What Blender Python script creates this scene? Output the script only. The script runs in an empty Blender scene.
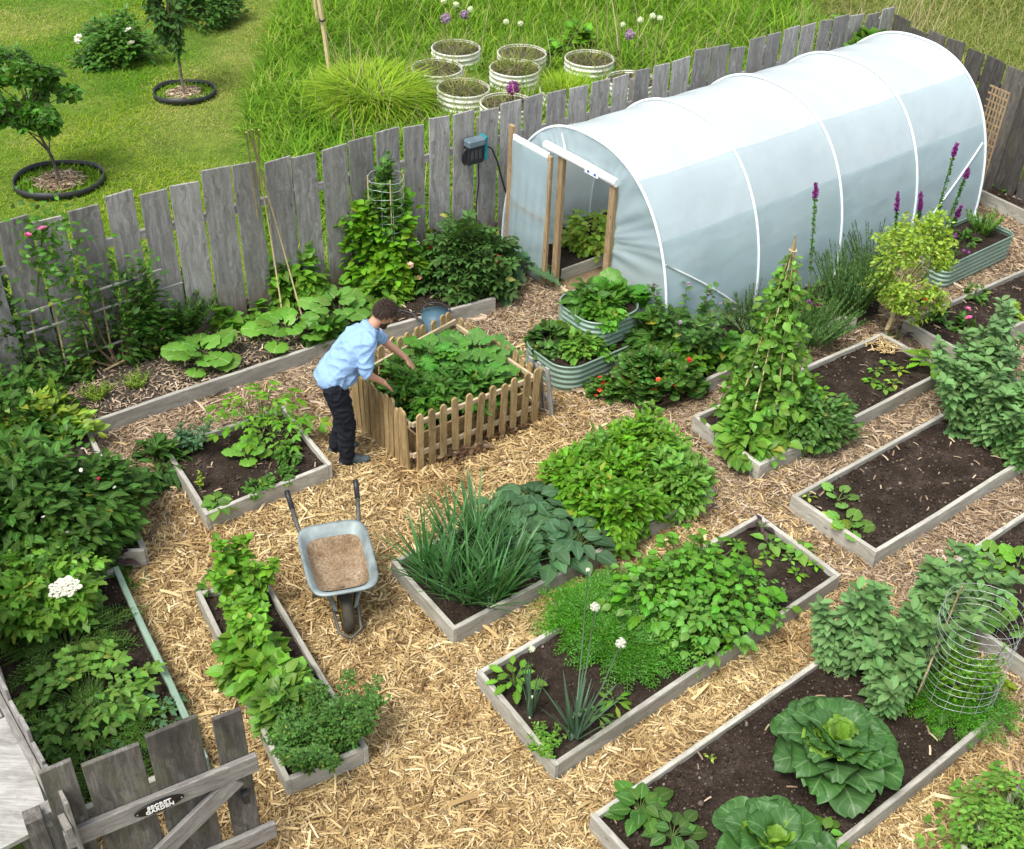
import bpy, bmesh, math, random
import numpy as np
from mathutils import Vector, Matrix, Euler

# ------------------------------------------------------------------ camera, sky, sun, exposure
sc = bpy.context.scene
COL = sc.collection
R = math.radians
CAM_H = 7.2
FPX, PITCH, ROLL = 1165.0, R(37.06), R(2.263)
cd = bpy.data.cameras.new('camera'); cam = bpy.data.objects.new('camera', cd); COL.objects.link(cam)
cam.matrix_world = Matrix.Translation((0, 0, CAM_H)) @ Matrix.Rotation(R(90) - PITCH, 4, 'X') @ Matrix.Rotation(ROLL, 4, 'Z')
cd.sensor_width = 36; cd.lens = 36 * FPX / 1024; cd.clip_end = 600; cd.clip_start = .05
sc.camera = cam
SUN_EL, SUN_AZ = R(62), R(-140)            # azimuth clockwise from +Y
w = bpy.data.worlds.new("World"); sc.world = w; w.use_nodes = True
nt = w.node_tree; bg = nt.nodes['Background']
sky = nt.nodes.new('ShaderNodeTexSky'); sky.sky_type = 'NISHITA'; sky.sun_disc = False
sky.sun_elevation = SUN_EL; sky.sun_rotation = SUN_AZ
sky.air_density = 1.0; sky.dust_density = 2.5; sky.ozone_density = 1.0
hs = nt.nodes.new('ShaderNodeHueSaturation'); hs.inputs['Saturation'].default_value = .38
nt.links.new(sky.outputs[0], hs.inputs['Color']); nt.links.new(hs.outputs[0], bg.inputs[0]); bg.inputs[1].default_value = 0.15
sl = bpy.data.lights.new('sun', 'SUN'); so = bpy.data.objects.new('sun', sl); COL.objects.link(so)
sl.energy = 1.8; sl.angle = R(24); sl.color = (1, .965, .9)
sd = Vector((math.sin(SUN_AZ) * math.cos(SUN_EL), math.cos(SUN_AZ) * math.cos(SUN_EL), math.sin(SUN_EL)))
so.rotation_euler = sd.to_track_quat('Z', 'Y').to_euler(); so.location = (0, 0, 30)
sc.view_settings.view_transform = 'Standard'; sc.view_settings.look = 'None'; sc.view_settings.gamma = 1
sc.view_settings.exposure = 1.0
sc.render.engine = 'CYCLES'
sc.cycles.max_bounces = 8; sc.cycles.transparent_max_bounces = 12; sc.cycles.diffuse_bounces = 3
sc.cycles.transmission_bounces = 6; sc.cycles.glossy_bounces = 2
sc.cycles.use_denoising = True
sc.cycles.caustics_reflective = False; sc.cycles.caustics_refractive = False

rng = np.random.default_rng(11); random.seed(5)

# ------------------------------------------------------------------ garden frame and surveying helpers
ANG = R(39)
AX = np.array([math.cos(ANG), math.sin(ANG)]); NX = np.array([-AX[1], AX[0]])     # garden axes: along the beds / across them
def AN(a, n): return AX * a + NX * n                                             # garden coordinates -> world xy
def G(px, py, z=0.):                                                              # survey: where the sight line meets height z
    x = (px - 512) / FPX; y = -(py - 424.5) / FPX
    c, s = math.cos(ROLL), math.sin(ROLL); x, y = c * x - s * y, s * x + c * y
    d = np.array([x, math.cos(PITCH) + y * math.sin(PITCH), -math.sin(PITCH) + y * math.cos(PITCH)])
    return (d * ((CAM_H - z) / -d[2]))[:2]

# ------------------------------------------------------------------ object helpers
def tag(o, label=None, cat=None, group=None, kind=None):
    if label: o['label'] = label
    if cat: o['category'] = cat
    if group: o['group'] = group
    if kind: o['kind'] = kind
    return o
def thing(name, label, cat, loc=(0, 0, 0), group=None):
    o = bpy.data.objects.new(name, None); COL.objects.link(o); o.location = tuple(loc); o.empty_display_size = .1
    return tag(o, label, cat, group)
def P3(p, z=None):
    return Vector((p[0], p[1], p[2] if z is None else z))

class MB:
    def __init__(s): s.V = []; s.F = {}; s.n = 0
    def add(s, V, F, uv=None, mat=0, smooth=True):
        """V (n,3); F (m,k) int; uv (n,2) per vertex"""
        V = np.asarray(V, float); F = np.asarray(F, int)
        if uv is None: uv = np.zeros((len(V), 2))
        s.V.append((V, np.asarray(uv, float)))
        s.F.setdefault(F.shape[1], []).append((F + s.n, mat, smooth)); s.n += len(V)
    def addF(s, F, mat=0, smooth=True, base=0):
        F = np.asarray(F, int); s.F.setdefault(F.shape[1], []).append((F + base, mat, smooth))
    def build(s, name, mats, parent=None, world=True):
        V = np.concatenate([v for v, _ in s.V]); UV = np.concatenate([u for _, u in s.V])
        if parent is not None and world: V = V - np.array(parent.location)
        me = bpy.data.meshes.new(name)
        loops = []; tot = []; mi = []; sm = []
        for k, L in s.F.items():
            for F, m, q in L:
                loops.append(F.ravel()); tot.append(np.full(len(F), k)); mi.append(np.full(len(F), m)); sm.append(np.full(len(F), q))
        loops = np.concatenate(loops); tot = np.concatenate(tot); mi = np.concatenate(mi); sm = np.concatenate(sm)
        me.vertices.add(len(V)); me.vertices.foreach_set('co', V.ravel())
        me.loops.add(len(loops)); me.loops.foreach_set('vertex_index', loops.astype(np.int32))
        me.polygons.add(len(tot)); me.polygons.foreach_set('loop_start', np.concatenate([[0], np.cumsum(tot)[:-1]]).astype(np.int32))
        me.polygons.foreach_set('material_index', mi.astype(np.int32)); me.polygons.foreach_set('use_smooth', sm.astype(bool))
        ul = me.uv_layers.new(name='UVMap'); ul.data.foreach_set('uv', UV[loops].ravel().astype(np.float32))
        me.update(); me.validate()
        for m in (mats if isinstance(mats, (list, tuple)) else [mats]): me.materials.append(m)
        o = bpy.data.objects.new(name, me); COL.objects.link(o)
        if parent is not None: o.parent = parent
        return o
    # --- shapes
    def tube(s, pts, r, seg=6, mat=0, cap=True):
        pts = np.asarray(pts, float); n = len(pts)
        r = np.full(n, r) if np.isscalar(r) else np.asarray(r, float)
        T = np.gradient(pts, axis=0); T /= np.linalg.norm(T, axis=1)[:, None] + 1e-9
        up = np.array([0, 0, 1.]) if abs(T[0][2]) < .9 else np.array([1., 0, 0])
        X = np.cross(T, up); X /= np.linalg.norm(X, axis=1)[:, None] + 1e-9; Y = np.cross(T, X)
        a = np.arange(seg) * 2 * math.pi / seg
        V = pts[:, None] + r[:, None, None] * (np.cos(a)[None, :, None] * X[:, None] + np.sin(a)[None, :, None] * Y[:, None])
        V = V.reshape(-1, 3); i = np.arange(n - 1)[:, None] * seg; j = np.arange(seg)[None]; j2 = (j + 1) % seg
        F = np.stack([i + j, i + j2, i + seg + j2, i + seg + j], -1).reshape(-1, 4)
        b = s.n; s.add(V, F, mat=mat)
        if cap:
            s.addF([list(range(seg))], mat, False, b); s.addF([list(range((n - 1) * seg, n * seg))[::-1]], mat, False, b)
    def box(s, c, ex, ey, ez, mat=0, bev=0.0, smooth=False):
        """box with centre c and half-extent vectors ex, ey, ez"""
        c, ex, ey, ez = [np.asarray(q, float) for q in (c, ex, ey, ez)]
        if bev <= 0:
            V = [c + i * ex + j * ey + k * ez for k in (-1, 1) for j in (-1, 1) for i in (-1, 1)]
            s.add(V, [[0, 2, 3, 1], [4, 5, 7, 6], [0, 1, 5, 4], [2, 6, 7, 3], [0, 4, 6, 2], [1, 3, 7, 5]], mat=mat, smooth=smooth); return
        le = [np.linalg.norm(q) for q in (ex, ey, ez)]
        V = []; idx = {}
        E = (ex, ey, ez)
        for si in (-1, 1):
            for sj in (-1, 1):
                for sk in (-1, 1):
                    sg = (si, sj, sk)
                    for ax in range(3):
                        p = c.copy()
                        for q in range(3): p = p + sg[q] * E[q] * (1 if q == ax else 1 - bev / le[q])
                        idx[(sg, ax)] = len(V); V.append(p)
        F4 = []; F3 = []
        for ax in range(3):
            o1, o2 = [q for q in range(3) if q != ax]
            for sg in (-1, 1):
                f = []
                for (u, v) in ((-1, -1), (1, -1), (1, 1), (-1, 1)):
                    t = [0, 0, 0]; t[ax] = sg; t[o1] = u; t[o2] = v; f.append(idx[(tuple(t), ax)])
                F4.append(f)
            for u in (-1, 1):
                for v in (-1, 1):
                    t0 = [0, 0, 0]; t1 = [0, 0, 0]; t0[ax] = -1; t1[ax] = 1
                    for t in (t0, t1): t[o1] = u; t[o2] = v
                    F4.append([idx[(tuple(t0), o1)], idx[(tuple(t1), o1)], idx[(tuple(t1), o2)], idx[(tuple(t0), o2)]])
        for si in (-1, 1):
            for sj in (-1, 1):
                for sk in (-1, 1): F3.append([idx[((si, sj, sk), q)] for q in range(3)])
        b = s.n; s.add(V, F4, mat=mat, smooth=smooth); s.addF(F3, mat, smooth, b)

def fix_normals(o):
    bm = bmesh.new(); bm.from_mesh(o.data); bmesh.ops.recalc_face_normals(bm, faces=bm.faces); bm.to_mesh(o.data); bm.free()
    return o

WARPED = {'bed_timber', 'edging_timber', 'green_painted_timber', 'rail_wood', 'fence_wood', 'dark_fence_wood'}
def beam(name, p0, p1, wid, thk, mat, parent=None, side=None, bev=.004, seg=5, warp=.0, taper=0.0, ends=None):
    """a board with its local X along the grain from p0 to p1; side = direction of the width"""
    p0, p1 = Vector(p0), Vector(p1); d = p1 - p0; L = d.length; X = d.normalized()
    sv = Vector(side) if side is not None else Vector((0, 0, 1))
    Y = (sv - X * sv.dot(X)).normalized(); Z = X.cross(Y)
    bm = bmesh.new(); bmesh.ops.create_cube(bm, size=1)
    for v in bm.verts: v.co = Vector((v.co.x * L, v.co.y * wid, v.co.z * thk))
    if L > .8 and warp >= 0 and mat.name in WARPED:
        bmesh.ops.subdivide_edges(bm, edges=[e for e in bm.edges if abs(e.verts[0].co.x - e.verts[1].co.x) > L * .5], cuts=7)
        ph = random.uniform(0, 6); am = random.uniform(.003, .007)
        for v in bm.verts:
            k = math.sin((v.co.x / L + .5) * math.pi); v.co.z += am * k * math.sin(v.co.x * 2.3 + ph); v.co.y += am * .7 * k * math.sin(v.co.x * 3.1 + ph * 2)
    if taper:
        for v in bm.verts:
            if v.co.x > 0: v.co.y *= 1 - taper
    if ends:
        for v in bm.verts:
            if v.co.x > 0: v.co.x += ends * v.co.y / wid
    es = [e for e in bm.edges]
    if bev: bmesh.ops.bevel(bm, geom=es, offset=bev, segments=1, affect='EDGES')
    me = bpy.data.meshes.new(name); bm.to_mesh(me); bm.free(); me.materials.append(mat)
    o = bpy.data.objects.new(name, me); COL.objects.link(o)
    M = Matrix((X, Y, Z)).transposed().to_4x4(); M.translation = (p0 + p1) / 2
    if parent is not None:
        o.parent = parent; M.translation = M.translation - parent.location
        if parent.parent is not None: M.translation = M.translation - parent.parent.location
    o.matrix_local = M
    return o

# ------------------------------------------------------------------ materials
def newmat(name):
    m = bpy.data.materials.new(name); m.use_nodes = True; nt = m.node_tree; nt.nodes.clear()
    out = nt.nodes.new('ShaderNodeOutputMaterial')
    return m, nt, out
class NT:
    def __init__(s, nt): s.nt = nt
    def n(s, t, **kw):
        x = s.nt.nodes.new(t)
        for k, v in kw.items():
            if k in ('ins',):
                for a, b in v.items():
                    if hasattr(b, 'links') or isinstance(b, bpy.types.NodeSocket): s.nt.links.new(b, x.inputs[a])
                    else: x.inputs[a].default_value = b
            else: setattr(x, k, v)
        return x
    def link(s, a, b): s.nt.links.new(a, b)
    def ramp(s, fac, stops, interp='LINEAR'):
        r = s.nt.nodes.new('ShaderNodeValToRGB'); s.nt.links.new(fac, r.inputs[0]); cr = r.color_ramp; cr.interpolation = interp
        while len(cr.elements) > 1: cr.elements.remove(cr.elements[-1])
        cr.elements[0].position = stops[0][0]; cr.elements[0].color = (*stops[0][1], 1)
        for p, c in stops[1:]:
            e = cr.elements.new(p); e.color = (*c, 1)
        return r.outputs[0]
    def noise(s, vec, scale, detail=4, rough=.55, out='Fac'):
        x = s.nt.nodes.new('ShaderNodeTexNoise'); x.inputs['Scale'].default_value = scale; x.inputs['Detail'].default_value = detail; x.inputs['Roughness'].default_value = rough
        if vec is not None: s.nt.links.new(vec, x.inputs['Vector'])
        return x.outputs[out]
    def mix(s, fac, a, b, bt='MIX'):
        x = s.nt.nodes.new('ShaderNodeMix'); x.data_type = 'RGBA'; x.blend_type = bt
        for i, v in ((0, fac), (6, a), (7, b)):
            if isinstance(v, bpy.types.NodeSocket): s.nt.links.new(v, x.inputs[i])
            elif i == 0: x.inputs[0].default_value = v
            else: x.inputs[i].default_value = (*v, 1) if len(v) == 3 else v
        return x.outputs[2]
    def math(s, op, a, b=0., c=None):
        x = s.nt.nodes.new('ShaderNodeMath'); x.operation = op
        for i, v in enumerate([a, b] + ([c] if c is not None else [])):
            if isinstance(v, bpy.types.NodeSocket): s.nt.links.new(v, x.inputs[i])
            else: x.inputs[i].default_value = v
        return x.outputs[0]
    def mapr(s, v, a, b, c, d):
        x = s.nt.nodes.new('ShaderNodeMapRange'); s.nt.links.new(v, x.inputs[0])
        for i, q in enumerate((a, b, c, d)): x.inputs[i + 1].default_value = q
        return x.outputs[0]
    def vmul(s, v, sc_, off=None):
        x = s.nt.nodes.new('ShaderNodeMapping'); s.nt.links.new(v, x.inputs[0]); x.inputs['Scale'].default_value = sc_
        if off is not None: s.nt.links.new(off, x.inputs['Location'])
        return x.outputs[0]
    def bump(s, h, st=.5, dist=.01):
        x = s.nt.nodes.new('ShaderNodeBump'); s.nt.links.new(h, x.inputs['Height']); x.inputs['Strength'].default_value = st; x.inputs['Distance'].default_value = dist
        return x.outputs[0]

def mat_plain(name, col, rough=.6, metal=0., var=.15, nscale=8., bump=.0, spec=.4):
    m, nt, out = newmat(name); t = NT(nt); co = t.n('ShaderNodeTexCoord').outputs['Object']
    nz = t.noise(co, nscale, 5)
    c = t.ramp(nz, [(.3, tuple(x * (1 - var) for x in col)), (.7, tuple(min(1, x * (1 + var)) for x in col))])
    b = t.n('ShaderNodeBsdfPrincipled', ins={'Base Color': c, 'Roughness': rough, 'Metallic': metal, 'Specular IOR Level': spec})
    if bump: t.link(t.bump(t.noise(co, nscale * 6, 4), bump, .004), b.inputs['Normal'])
    t.link(b.outputs[0], out.inputs[0]); return m

def mat_wood(name, dark, mid, light, grain=1., rough=.85, green=0., spots=0., tone=.25, foot=None):
    """weathered timber, grain along local X, tone differs per board"""
    m, nt, out = newmat(name); t = NT(nt); co = t.n('ShaderNodeTexCoord').outputs['Object']
    oi = t.n('ShaderNodeObjectInfo').outputs['Random']
    off = t.n('ShaderNodeCombineXYZ', ins={0: t.math('MULTIPLY', oi, 37.), 1: t.math('MULTIPLY', oi, 11.), 2: t.math('MULTIPLY', oi, 23.)}).outputs[0]
    v1 = t.vmul(co, (1.4, 16 * grain, 16 * grain), off)
    wob = t.noise(t.vmul(co, (2.2, 3.2, 3.2), off), 1.6, 3)
    v2 = t.n('ShaderNodeVectorMath', operation='ADD', ins={0: v1}); 
    cx = t.n('ShaderNodeCombineXYZ', ins={1: t.math('MULTIPLY', wob, 3.6 * grain), 2: t.math('MULTIPLY', wob, 3. * grain)}).outputs[0]
    t.link(cx, v2.inputs[1])
    g1 = t.noise(v2.outputs[0], 1.5, 6, .65)
    fine = t.noise(t.vmul(co, (5, 150 * grain, 150 * grain), off), 1., 3, .6)
    blot = t.noise(t.vmul(co, (2.5, 4, 4), off), 1.3, 5, .6)
    c = t.ramp(g1, [(.3, dark), (.5, mid), (.72, light)])
    c = t.mix(t.mapr(fine, .35, .65, .0, .45), c, dark)
    c = t.mix(t.mapr(blot, .45, .75, 0, .5), c, tuple(x * .55 for x in mid))
    if green: c = t.mix(t.mapr(t.noise(t.vmul(co, (1.2, 3, 3), off), 2.1, 4), .52, .75, 0, green), c, (.16, .17, .07))
    if spots: c = t.mix(t.mapr(t.noise(co, 60, 2), .62, .7, 0, spots), c, (.55, .55, .48))
    hv = t.n('ShaderNodeHueSaturation', ins={'Value': t.mapr(oi, 0, 1, 1 - tone, 1 + tone), 'Color': c})
    # cracks and knots
    vo = t.n('ShaderNodeTexVoronoi', ins={'Vector': t.vmul(co, (2.3, 5.5, 5.5), off), 'Scale': 1.1})
    kn = t.mapr(vo.outputs['Distance'], .03, .09, 1, 0)
    c2 = t.mix(t.math('MULTIPLY', kn, .75), hv.outputs[0], tuple(x * .35 for x in dark))
    b = t.n('ShaderNodeBsdfPrincipled', ins={'Base Color': c2, 'Roughness': rough, 'Specular IOR Level': .25})
    if foot:
        pz = t.n('ShaderNodeSeparateXYZ', ins={0: t.n('ShaderNodeNewGeometry').outputs['Position']}).outputs[2]
        fz = t.math('ADD', pz, t.math('MULTIPLY', blot, -.55)); ff = t.mapr(fz, -.2, .35, .85, 0); t.link(t.mix(ff, c2, foot), b.inputs['Base Color'])
    hsum = t.math('ADD', t.math('MULTIPLY', g1, .7), t.math('MULTIPLY', fine, .6))
    t.link(t.bump(hsum, .7, .006), b.inputs['Normal'])
    t.link(b.outputs[0], out.inputs[0]); return m

def mat_leaf(name, c1, c2, vein=(.25, .38, .12), veinw=.06, trans=.3, rough=.45, side=True, spec=.45, vst=.6, var=.35, old=.025):
    m, nt, out = newmat(name); t = NT(nt)
    geo = t.n('ShaderNodeNewGeometry'); ri = geo.outputs['Random Per Island']
    c = t.mix(ri, c1, c2)
    oi = t.n('ShaderNodeObjectInfo').outputs['Random']
    ri2 = t.math('FRACT', t.math('MULTIPLY', ri, 17.31)); ri3 = t.math('FRACT', t.math('MULTIPLY', ri, 71.7))
    if old: c = t.mix(t.mapr(ri3, 1 - old, 1.0, 0, .8), c, (.34, .30, .04))
    pn = t.noise(geo.outputs['Position'], 3.1, 2)
    uv = t.n('ShaderNodeSeparateXYZ', ins={0: t.n('ShaderNodeTexCoord').outputs['UV']})
    u, v = uv.outputs[0], uv.outputs[1]
    mid = t.mapr(u, 0, veinw * 2.2, 1, 0)
    if side:
        sv = t.math('PINGPONG', t.math('SUBTRACT', t.math('MULTIPLY', v, 7.), t.math('MULTIPLY', u, 1.8)), .5)
        sv = t.mapr(sv, .0, .10, .55, 0)
        mid = t.math('MAXIMUM', mid, sv)
    c = t.mix(t.math('MULTIPLY', mid, vst), c, vein)
    val = t.math('ADD', t.mapr(ri2, 0, 1, 1 - var, 1 + var), t.mapr(pn, .3, .7, -.12, .12))
    hv = t.n('ShaderNodeHueSaturation', ins={'Hue': t.mapr(ri2, 0, 1, .485, .512), 'Saturation': t.mapr(oi, 0, 1, .92, 1.05), 'Value': val, 'Color': c})
    b = t.n('ShaderNodeBsdfPrincipled', ins={'Base Color': hv.outputs[0], 'Roughness': rough, 'Specular IOR Level': spec})
    tc = t.mix(.5, hv.outputs[0], t.mix(1., hv.outputs[0], (2.3, 2.1, .8), 'MULTIPLY'))
    tr = t.n('ShaderNodeBsdfTranslucent', ins={0: tc})
    mx = t.n('ShaderNodeMixShader', ins={0: trans, 1: b.outputs[0], 2: tr.outputs[0]})
    t.link(mx.outputs[0], out.inputs[0]); return m

def mat_island(name, stops, rough=.85, trans=0., pos_noise=None, spec=.2, bump=False):
    """many small loose pieces, each with a colour of its own"""
    m, nt, out = newmat(name); t = NT(nt); geo = t.n('ShaderNodeNewGeometry')
    ri = geo.outputs['Random Per Island']
    c = t.ramp(ri, stops)
    if pos_noise:
        for scale, lo, hi, col, amt in pos_noise:
            c = t.mix(t.mapr(t.noise(geo.outputs['Position'], scale, 3), lo, hi, 0, amt), c, col, 'MULTIPLY')
    b = t.n('ShaderNodeBsdfPrincipled', ins={'Base Color': c, 'Roughness': rough, 'Specular IOR Level': spec})
    o = b.outputs[0]
    if trans:
        tr = t.n('ShaderNodeBsdfTranslucent', ins={0: c}); o = t.n('ShaderNodeMixShader', ins={0: trans, 1: o, 2: tr.outputs[0]}).outputs[0]
    t.link(o, out.inputs[0]); return m

def mat_soil(name, c1, c2, c3, scale=1.):
    m, nt, out = newmat(name); t = NT(nt); pos = t.n('ShaderNodeNewGeometry').outputs['Position']
    a = t.noise(pos, 5 * scale, 6, .7); b_ = t.noise(pos, 45 * scale, 4, .7); f = t.noise(pos, 190 * scale, 2, .6)
    c = t.ramp(a, [(.32, c1), (.5, c2), (.68, c3)])
    c = t.mix(t.mapr(b_, .35, .65, 0, .7), c, tuple(x * .45 for x in c1))
    c = t.mix(t.mapr(f, .66, .74, 0, .6), c, (.3, .25, .19))
    b = t.n('ShaderNodeBsdfPrincipled', ins={'Base Color': c, 'Roughness': .95, 'Specular IOR Level': .15})
    t.link(t.bump(t.math('ADD', b_, t.math('MULTIPLY', f, .5)), 1., .02), b.inputs['Normal'])
    t.link(b.outputs[0], out.inputs[0]); return m

M = {}
M['fence'] = mat_wood('fence_wood', (.15, .142, .13), (.3, .287, .268), (.48, .465, .44), green=.25, tone=.26, foot=(.14, .085, .055))
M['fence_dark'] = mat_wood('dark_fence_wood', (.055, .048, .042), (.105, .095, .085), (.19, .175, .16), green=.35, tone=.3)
M['bed'] = mat_wood('bed_timber', (.25, .235, .195), (.42, .40, .34), (.56, .54, .475), green=.25, tone=.16, grain=.8)
M['bed_edge'] = mat_wood('edging_timber', (.24, .225, .19), (.42, .4, .35), (.56, .54, .48), green=.2, tone=.12, grain=.8)
M['green_paint'] = mat_wood('green_painted_timber', (.17, .25, .19), (.24, .34, .26), (.30, .41, .32), green=0, tone=.05, grain=.5)
M['picket'] = mat_wood('picket_wood', (.2, .13, .055), (.4, .28, .13), (.58, .44, .25), green=.2, tone=.22)
M['rail'] = mat_wood('rail_wood', (.35, .27, .16), (.52, .42, .27), (.66, .56, .4), green=.2, tone=.12)
M['post'] = mat_wood('door_post_wood', (.2, .13, .07), (.34, .24, .13), (.48, .36, .22), tone=.1)
M['gate'] = mat_wood('gate_board_wood', (.045, .042, .038), (.12, .108, .094), (.24, .225, .2), green=.5, tone=.18, grain=.7)
M['gate_rail'] = mat_wood('gate_rail_wood', (.13, .12, .105), (.26, .245, .225), (.40, .38, .35), green=.1, tone=.08)
M['flaky'] = mat_wood('flaking_white_boards', (.16, .15, .135), (.36, .35, .32), (.5, .49, .46), green=.25, tone=.06, grain=.5)
M['cane'] = mat_wood('bamboo', (.34, .26, .12), (.52, .42, .22), (.68, .58, .36), tone=.15)
M['bark'] = mat_wood('bark', (.05, .04, .03), (.11, .09, .065), (.2, .17, .13), tone=.1)
M['soil'] = mat_soil('bed_soil', (.026, .018, .0125), (.052, .036, .026), (.105, .08, .062))
M['soil_dry'] = mat_soil('dry_border_soil', (.07, .055, .042), (.13, .105, .085), (.2, .17, .14))
M['stem'] = mat_plain('green_stem', (.09, .15, .035), .5, var=.3)
M['stem_brown'] = mat_plain('woody_stem', (.13, .09, .05), .8, var=.3)
M['stem_red'] = mat_plain('reddish_stem', (.12, .05, .04), .6, var=.3)
M['wire'] = mat_plain('galvanised_wire', (.52, .54, .53), .4, .6, .1)
M['wire_green'] = mat_plain('pale_green_wire', (.45, .55, .45), .5, .2, .1)
M['black'] = mat_plain('black_plastic', (.02, .02, .022), .45, 0, .2, 20)
L_ = mat_leaf
M['l_bright'] = L_('leaf_bright', (.07, .21, .01), (.16, .34, .02), spec=.3)
M['l_mid'] = L_('leaf_mid', (.035, .12, .012), (.08, .2, .02), spec=.3)
M['l_dark'] = L_('leaf_dark', (.025, .085, .01), (.06, .15, .018), rough=.55, spec=.2)
M['l_blue'] = L_('leaf_blue_green', (.05, .13, .05), (.09, .2, .075), rough=.5, spec=.25, vein=(.2, .33, .22), old=0)
M['l_bean'] = L_('leaf_broad_bean', (.08, .18, .045), (.15, .28, .08), rough=.55, spec=.25, vein=(.2, .32, .18), trans=.2, old=0)
M['l_lime'] = L_('leaf_lime', (.18, .34, .02), (.32, .42, .03))
M['l_squash'] = L_('leaf_squash', (.09, .24, .02), (.16, .34, .035), veinw=.10, side=False, vein=(.3, .45, .15), vst=.75, var=.25)
M['l_cour'] = L_('leaf_courgette', (.05, .18, .02), (.11, .3, .035), veinw=.08, side=False, vein=(.2, .36, .14), vst=.6, var=.3, old=0)
M['l_potato'] = L_('leaf_potato', (.075, .21, .01), (.15, .34, .02), var=.35, spec=.3)
M['l_onion'] = L_('leaf_onion', (.045, .15, .04), (.1, .24, .07), side=False, veinw=.02, vst=.2, rough=.35, old=0)
M['l_leek'] = L_('leaf_leek', (.08, .16, .1), (.15, .25, .16), side=False, veinw=.02, vst=.2, rough=.4, old=0)
M['l_feather'] = L_('leaf_feathery', (.05, .2, .012), (.11, .32, .02), side=False, vst=.1, trans=.35)
M['l_feather_dark'] = L_('leaf_feathery_dark', (.05, .14, .012), (.11, .24, .02), side=False, vst=.1, trans=.3)
M['l_rosemary'] = L_('leaf_rosemary', (.05, .14, .03), (.13, .27, .06), side=False, vst=.2, trans=.2)
M['l_lav'] = L_('leaf_lavender', (.045, .1, .03), (.09, .17, .05), side=False, vst=.2, trans=.15)
M['l_cab_out'] = L_('cabbage_outer', (.028, .11, .025), (.06, .18, .04), vein=(.22, .38, .16), veinw=.03, trans=.18, rough=.45, var=.15, vst=.6, spec=.3, old=0)
M['l_cab_in'] = L_('cabbage_heart', (.13, .32, .03), (.2, .42, .05), vein=(.35, .55, .15), veinw=.03, trans=.3, rough=.45, var=.15, vst=.5, spec=.3, old=0)
M['l_lettuce'] = L_('leaf_lettuce', (.07, .24, .012), (.14, .36, .025), veinw=.06, vst=.5, trans=.35, var=.3)
M['l_brown'] = L_('dead_leaf', (.1, .055, .03), (.22, .13, .07), vst=.2, old=0)
M['l_tomato'] = L_('leaf_tomato', (.04, .12, .018), (.085, .2, .035), spec=.2)
M['l_purple'] = L_('leaf_purple', (.06, .03, .04), (.11, .06, .06), vst=.2)
M['g_lawn'] = mat_island('lawn_blades', [(0, (.12, .22, .012)), (.4, (.22, .35, .015)), (.8, (.35, .44, .025)), (1, (.5, .46, .1))], trans=.3,
                         pos_noise=[(.33, .44, .6, (.42, .8, .4), .9), (1.1, .45, .62, (.7, .85, .55), .8), (3.5, .45, .62, (.7, .8, .6), .6)])
M['g_pale'] = mat_island('dry_mown_blades', [(0, (.27, .29, .05)), (.5, (.42, .42, .1)), (1, (.6, .5, .22))], trans=.3, pos_noise=[(1.3, .45, .62, (.75, .85, .6), .7)])
M['g_tall'] = mat_island('tall_grass_blades', [(0, (.09, .2, .015)), (.5, (.17, .34, .02)), (.88, (.27, .43, .035)), (1, (.42, .4, .14))], trans=.35,
                         pos_noise=[(.5, .42, .65, (.6, .75, .45), .75)])
M['g_meadow'] = mat_island('meadow_blades', [(0, (.12, .19, .03)), (.5, (.22, .28, .05)), (1, (.45, .38, .17))], trans=.35)
M['g_clump'] = mat_island('clump_blades', [(0, (.16, .33, .015)), (.6, (.3, .46, .025)), (1, (.42, .52, .06))], trans=.35)
M['g_straw'] = mat_island('dry_stalks', [(0, (.2, .16, .08)), (1, (.5, .42, .24))], trans=.2)
def flowermat(name, c): return mat_leaf(name, c, tuple(min(1, x * 1.25) for x in c), vein=c, trans=.25, side=False, vst=0, var=.15, old=0)
M['f_white'] = flowermat('petal_white', (.6, .61, .55)); M['f_pink'] = flowermat('petal_pink', (.75, .16, .38)); M['f_red'] = flowermat('petal_red', (.65, .02, .01))
M['f_orange'] = flowermat('petal_orange', (.8, .13, .01)); M['f_purple'] = flowermat('petal_purple', (.22, .035, .2)); M['f_mauve'] = flowermat('petal_mauve', (.3, .21, .3))
M['f_yellow'] = flowermat('petal_yellow', (.75, .6, .04)); M['f_peach'] = flowermat('petal_peach', (.8, .5, .36)); M['f_crimson'] = flowermat('petal_crimson', (.5, .008, .03))
M['f_pale'] = flowermat('umbel_pale', (.62, .68, .5))
# ------------------------------------------------------------------ leaf templates: (V, F, UV), leaf runs along +Y, face up +Z, length 1
def T_leaf(w=.5, rows=4, fold=.12, droop=.25, peak=.4, cols=2, wave=0., tipw=0., pet=0.):
    """flat-ish leaf blade; w full width, peak where widest"""
    V = []; U = []; nc = cols * 2 + 1
    for i in range(rows + 1):
        t = i / rows
        q = (t / peak) if t < peak else (1 - (t - peak) / (1 - peak))
        hw = w / 2 * max(.04, math.sin(min(1, max(0, q)) * math.pi / 2) ** .8) if 0 < i < rows else w * .03 + (tipw if i == rows else 0)
        for j in range(nc):
            u = (j - cols) / cols
            V.append((u * hw, t, abs(u) * fold * hw * 2 - droop * t * t + wave * math.sin(t * 9 + j * 2.2) * abs(u)))
            U.append((abs(u), t))
    F = [[i * nc + j, i * nc + j + 1, (i + 1) * nc + j + 1, (i + 1) * nc + j] for i in range(rows) for j in range(nc - 1)]
    return np.array(V), np.array(F), np.array(U)
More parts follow.
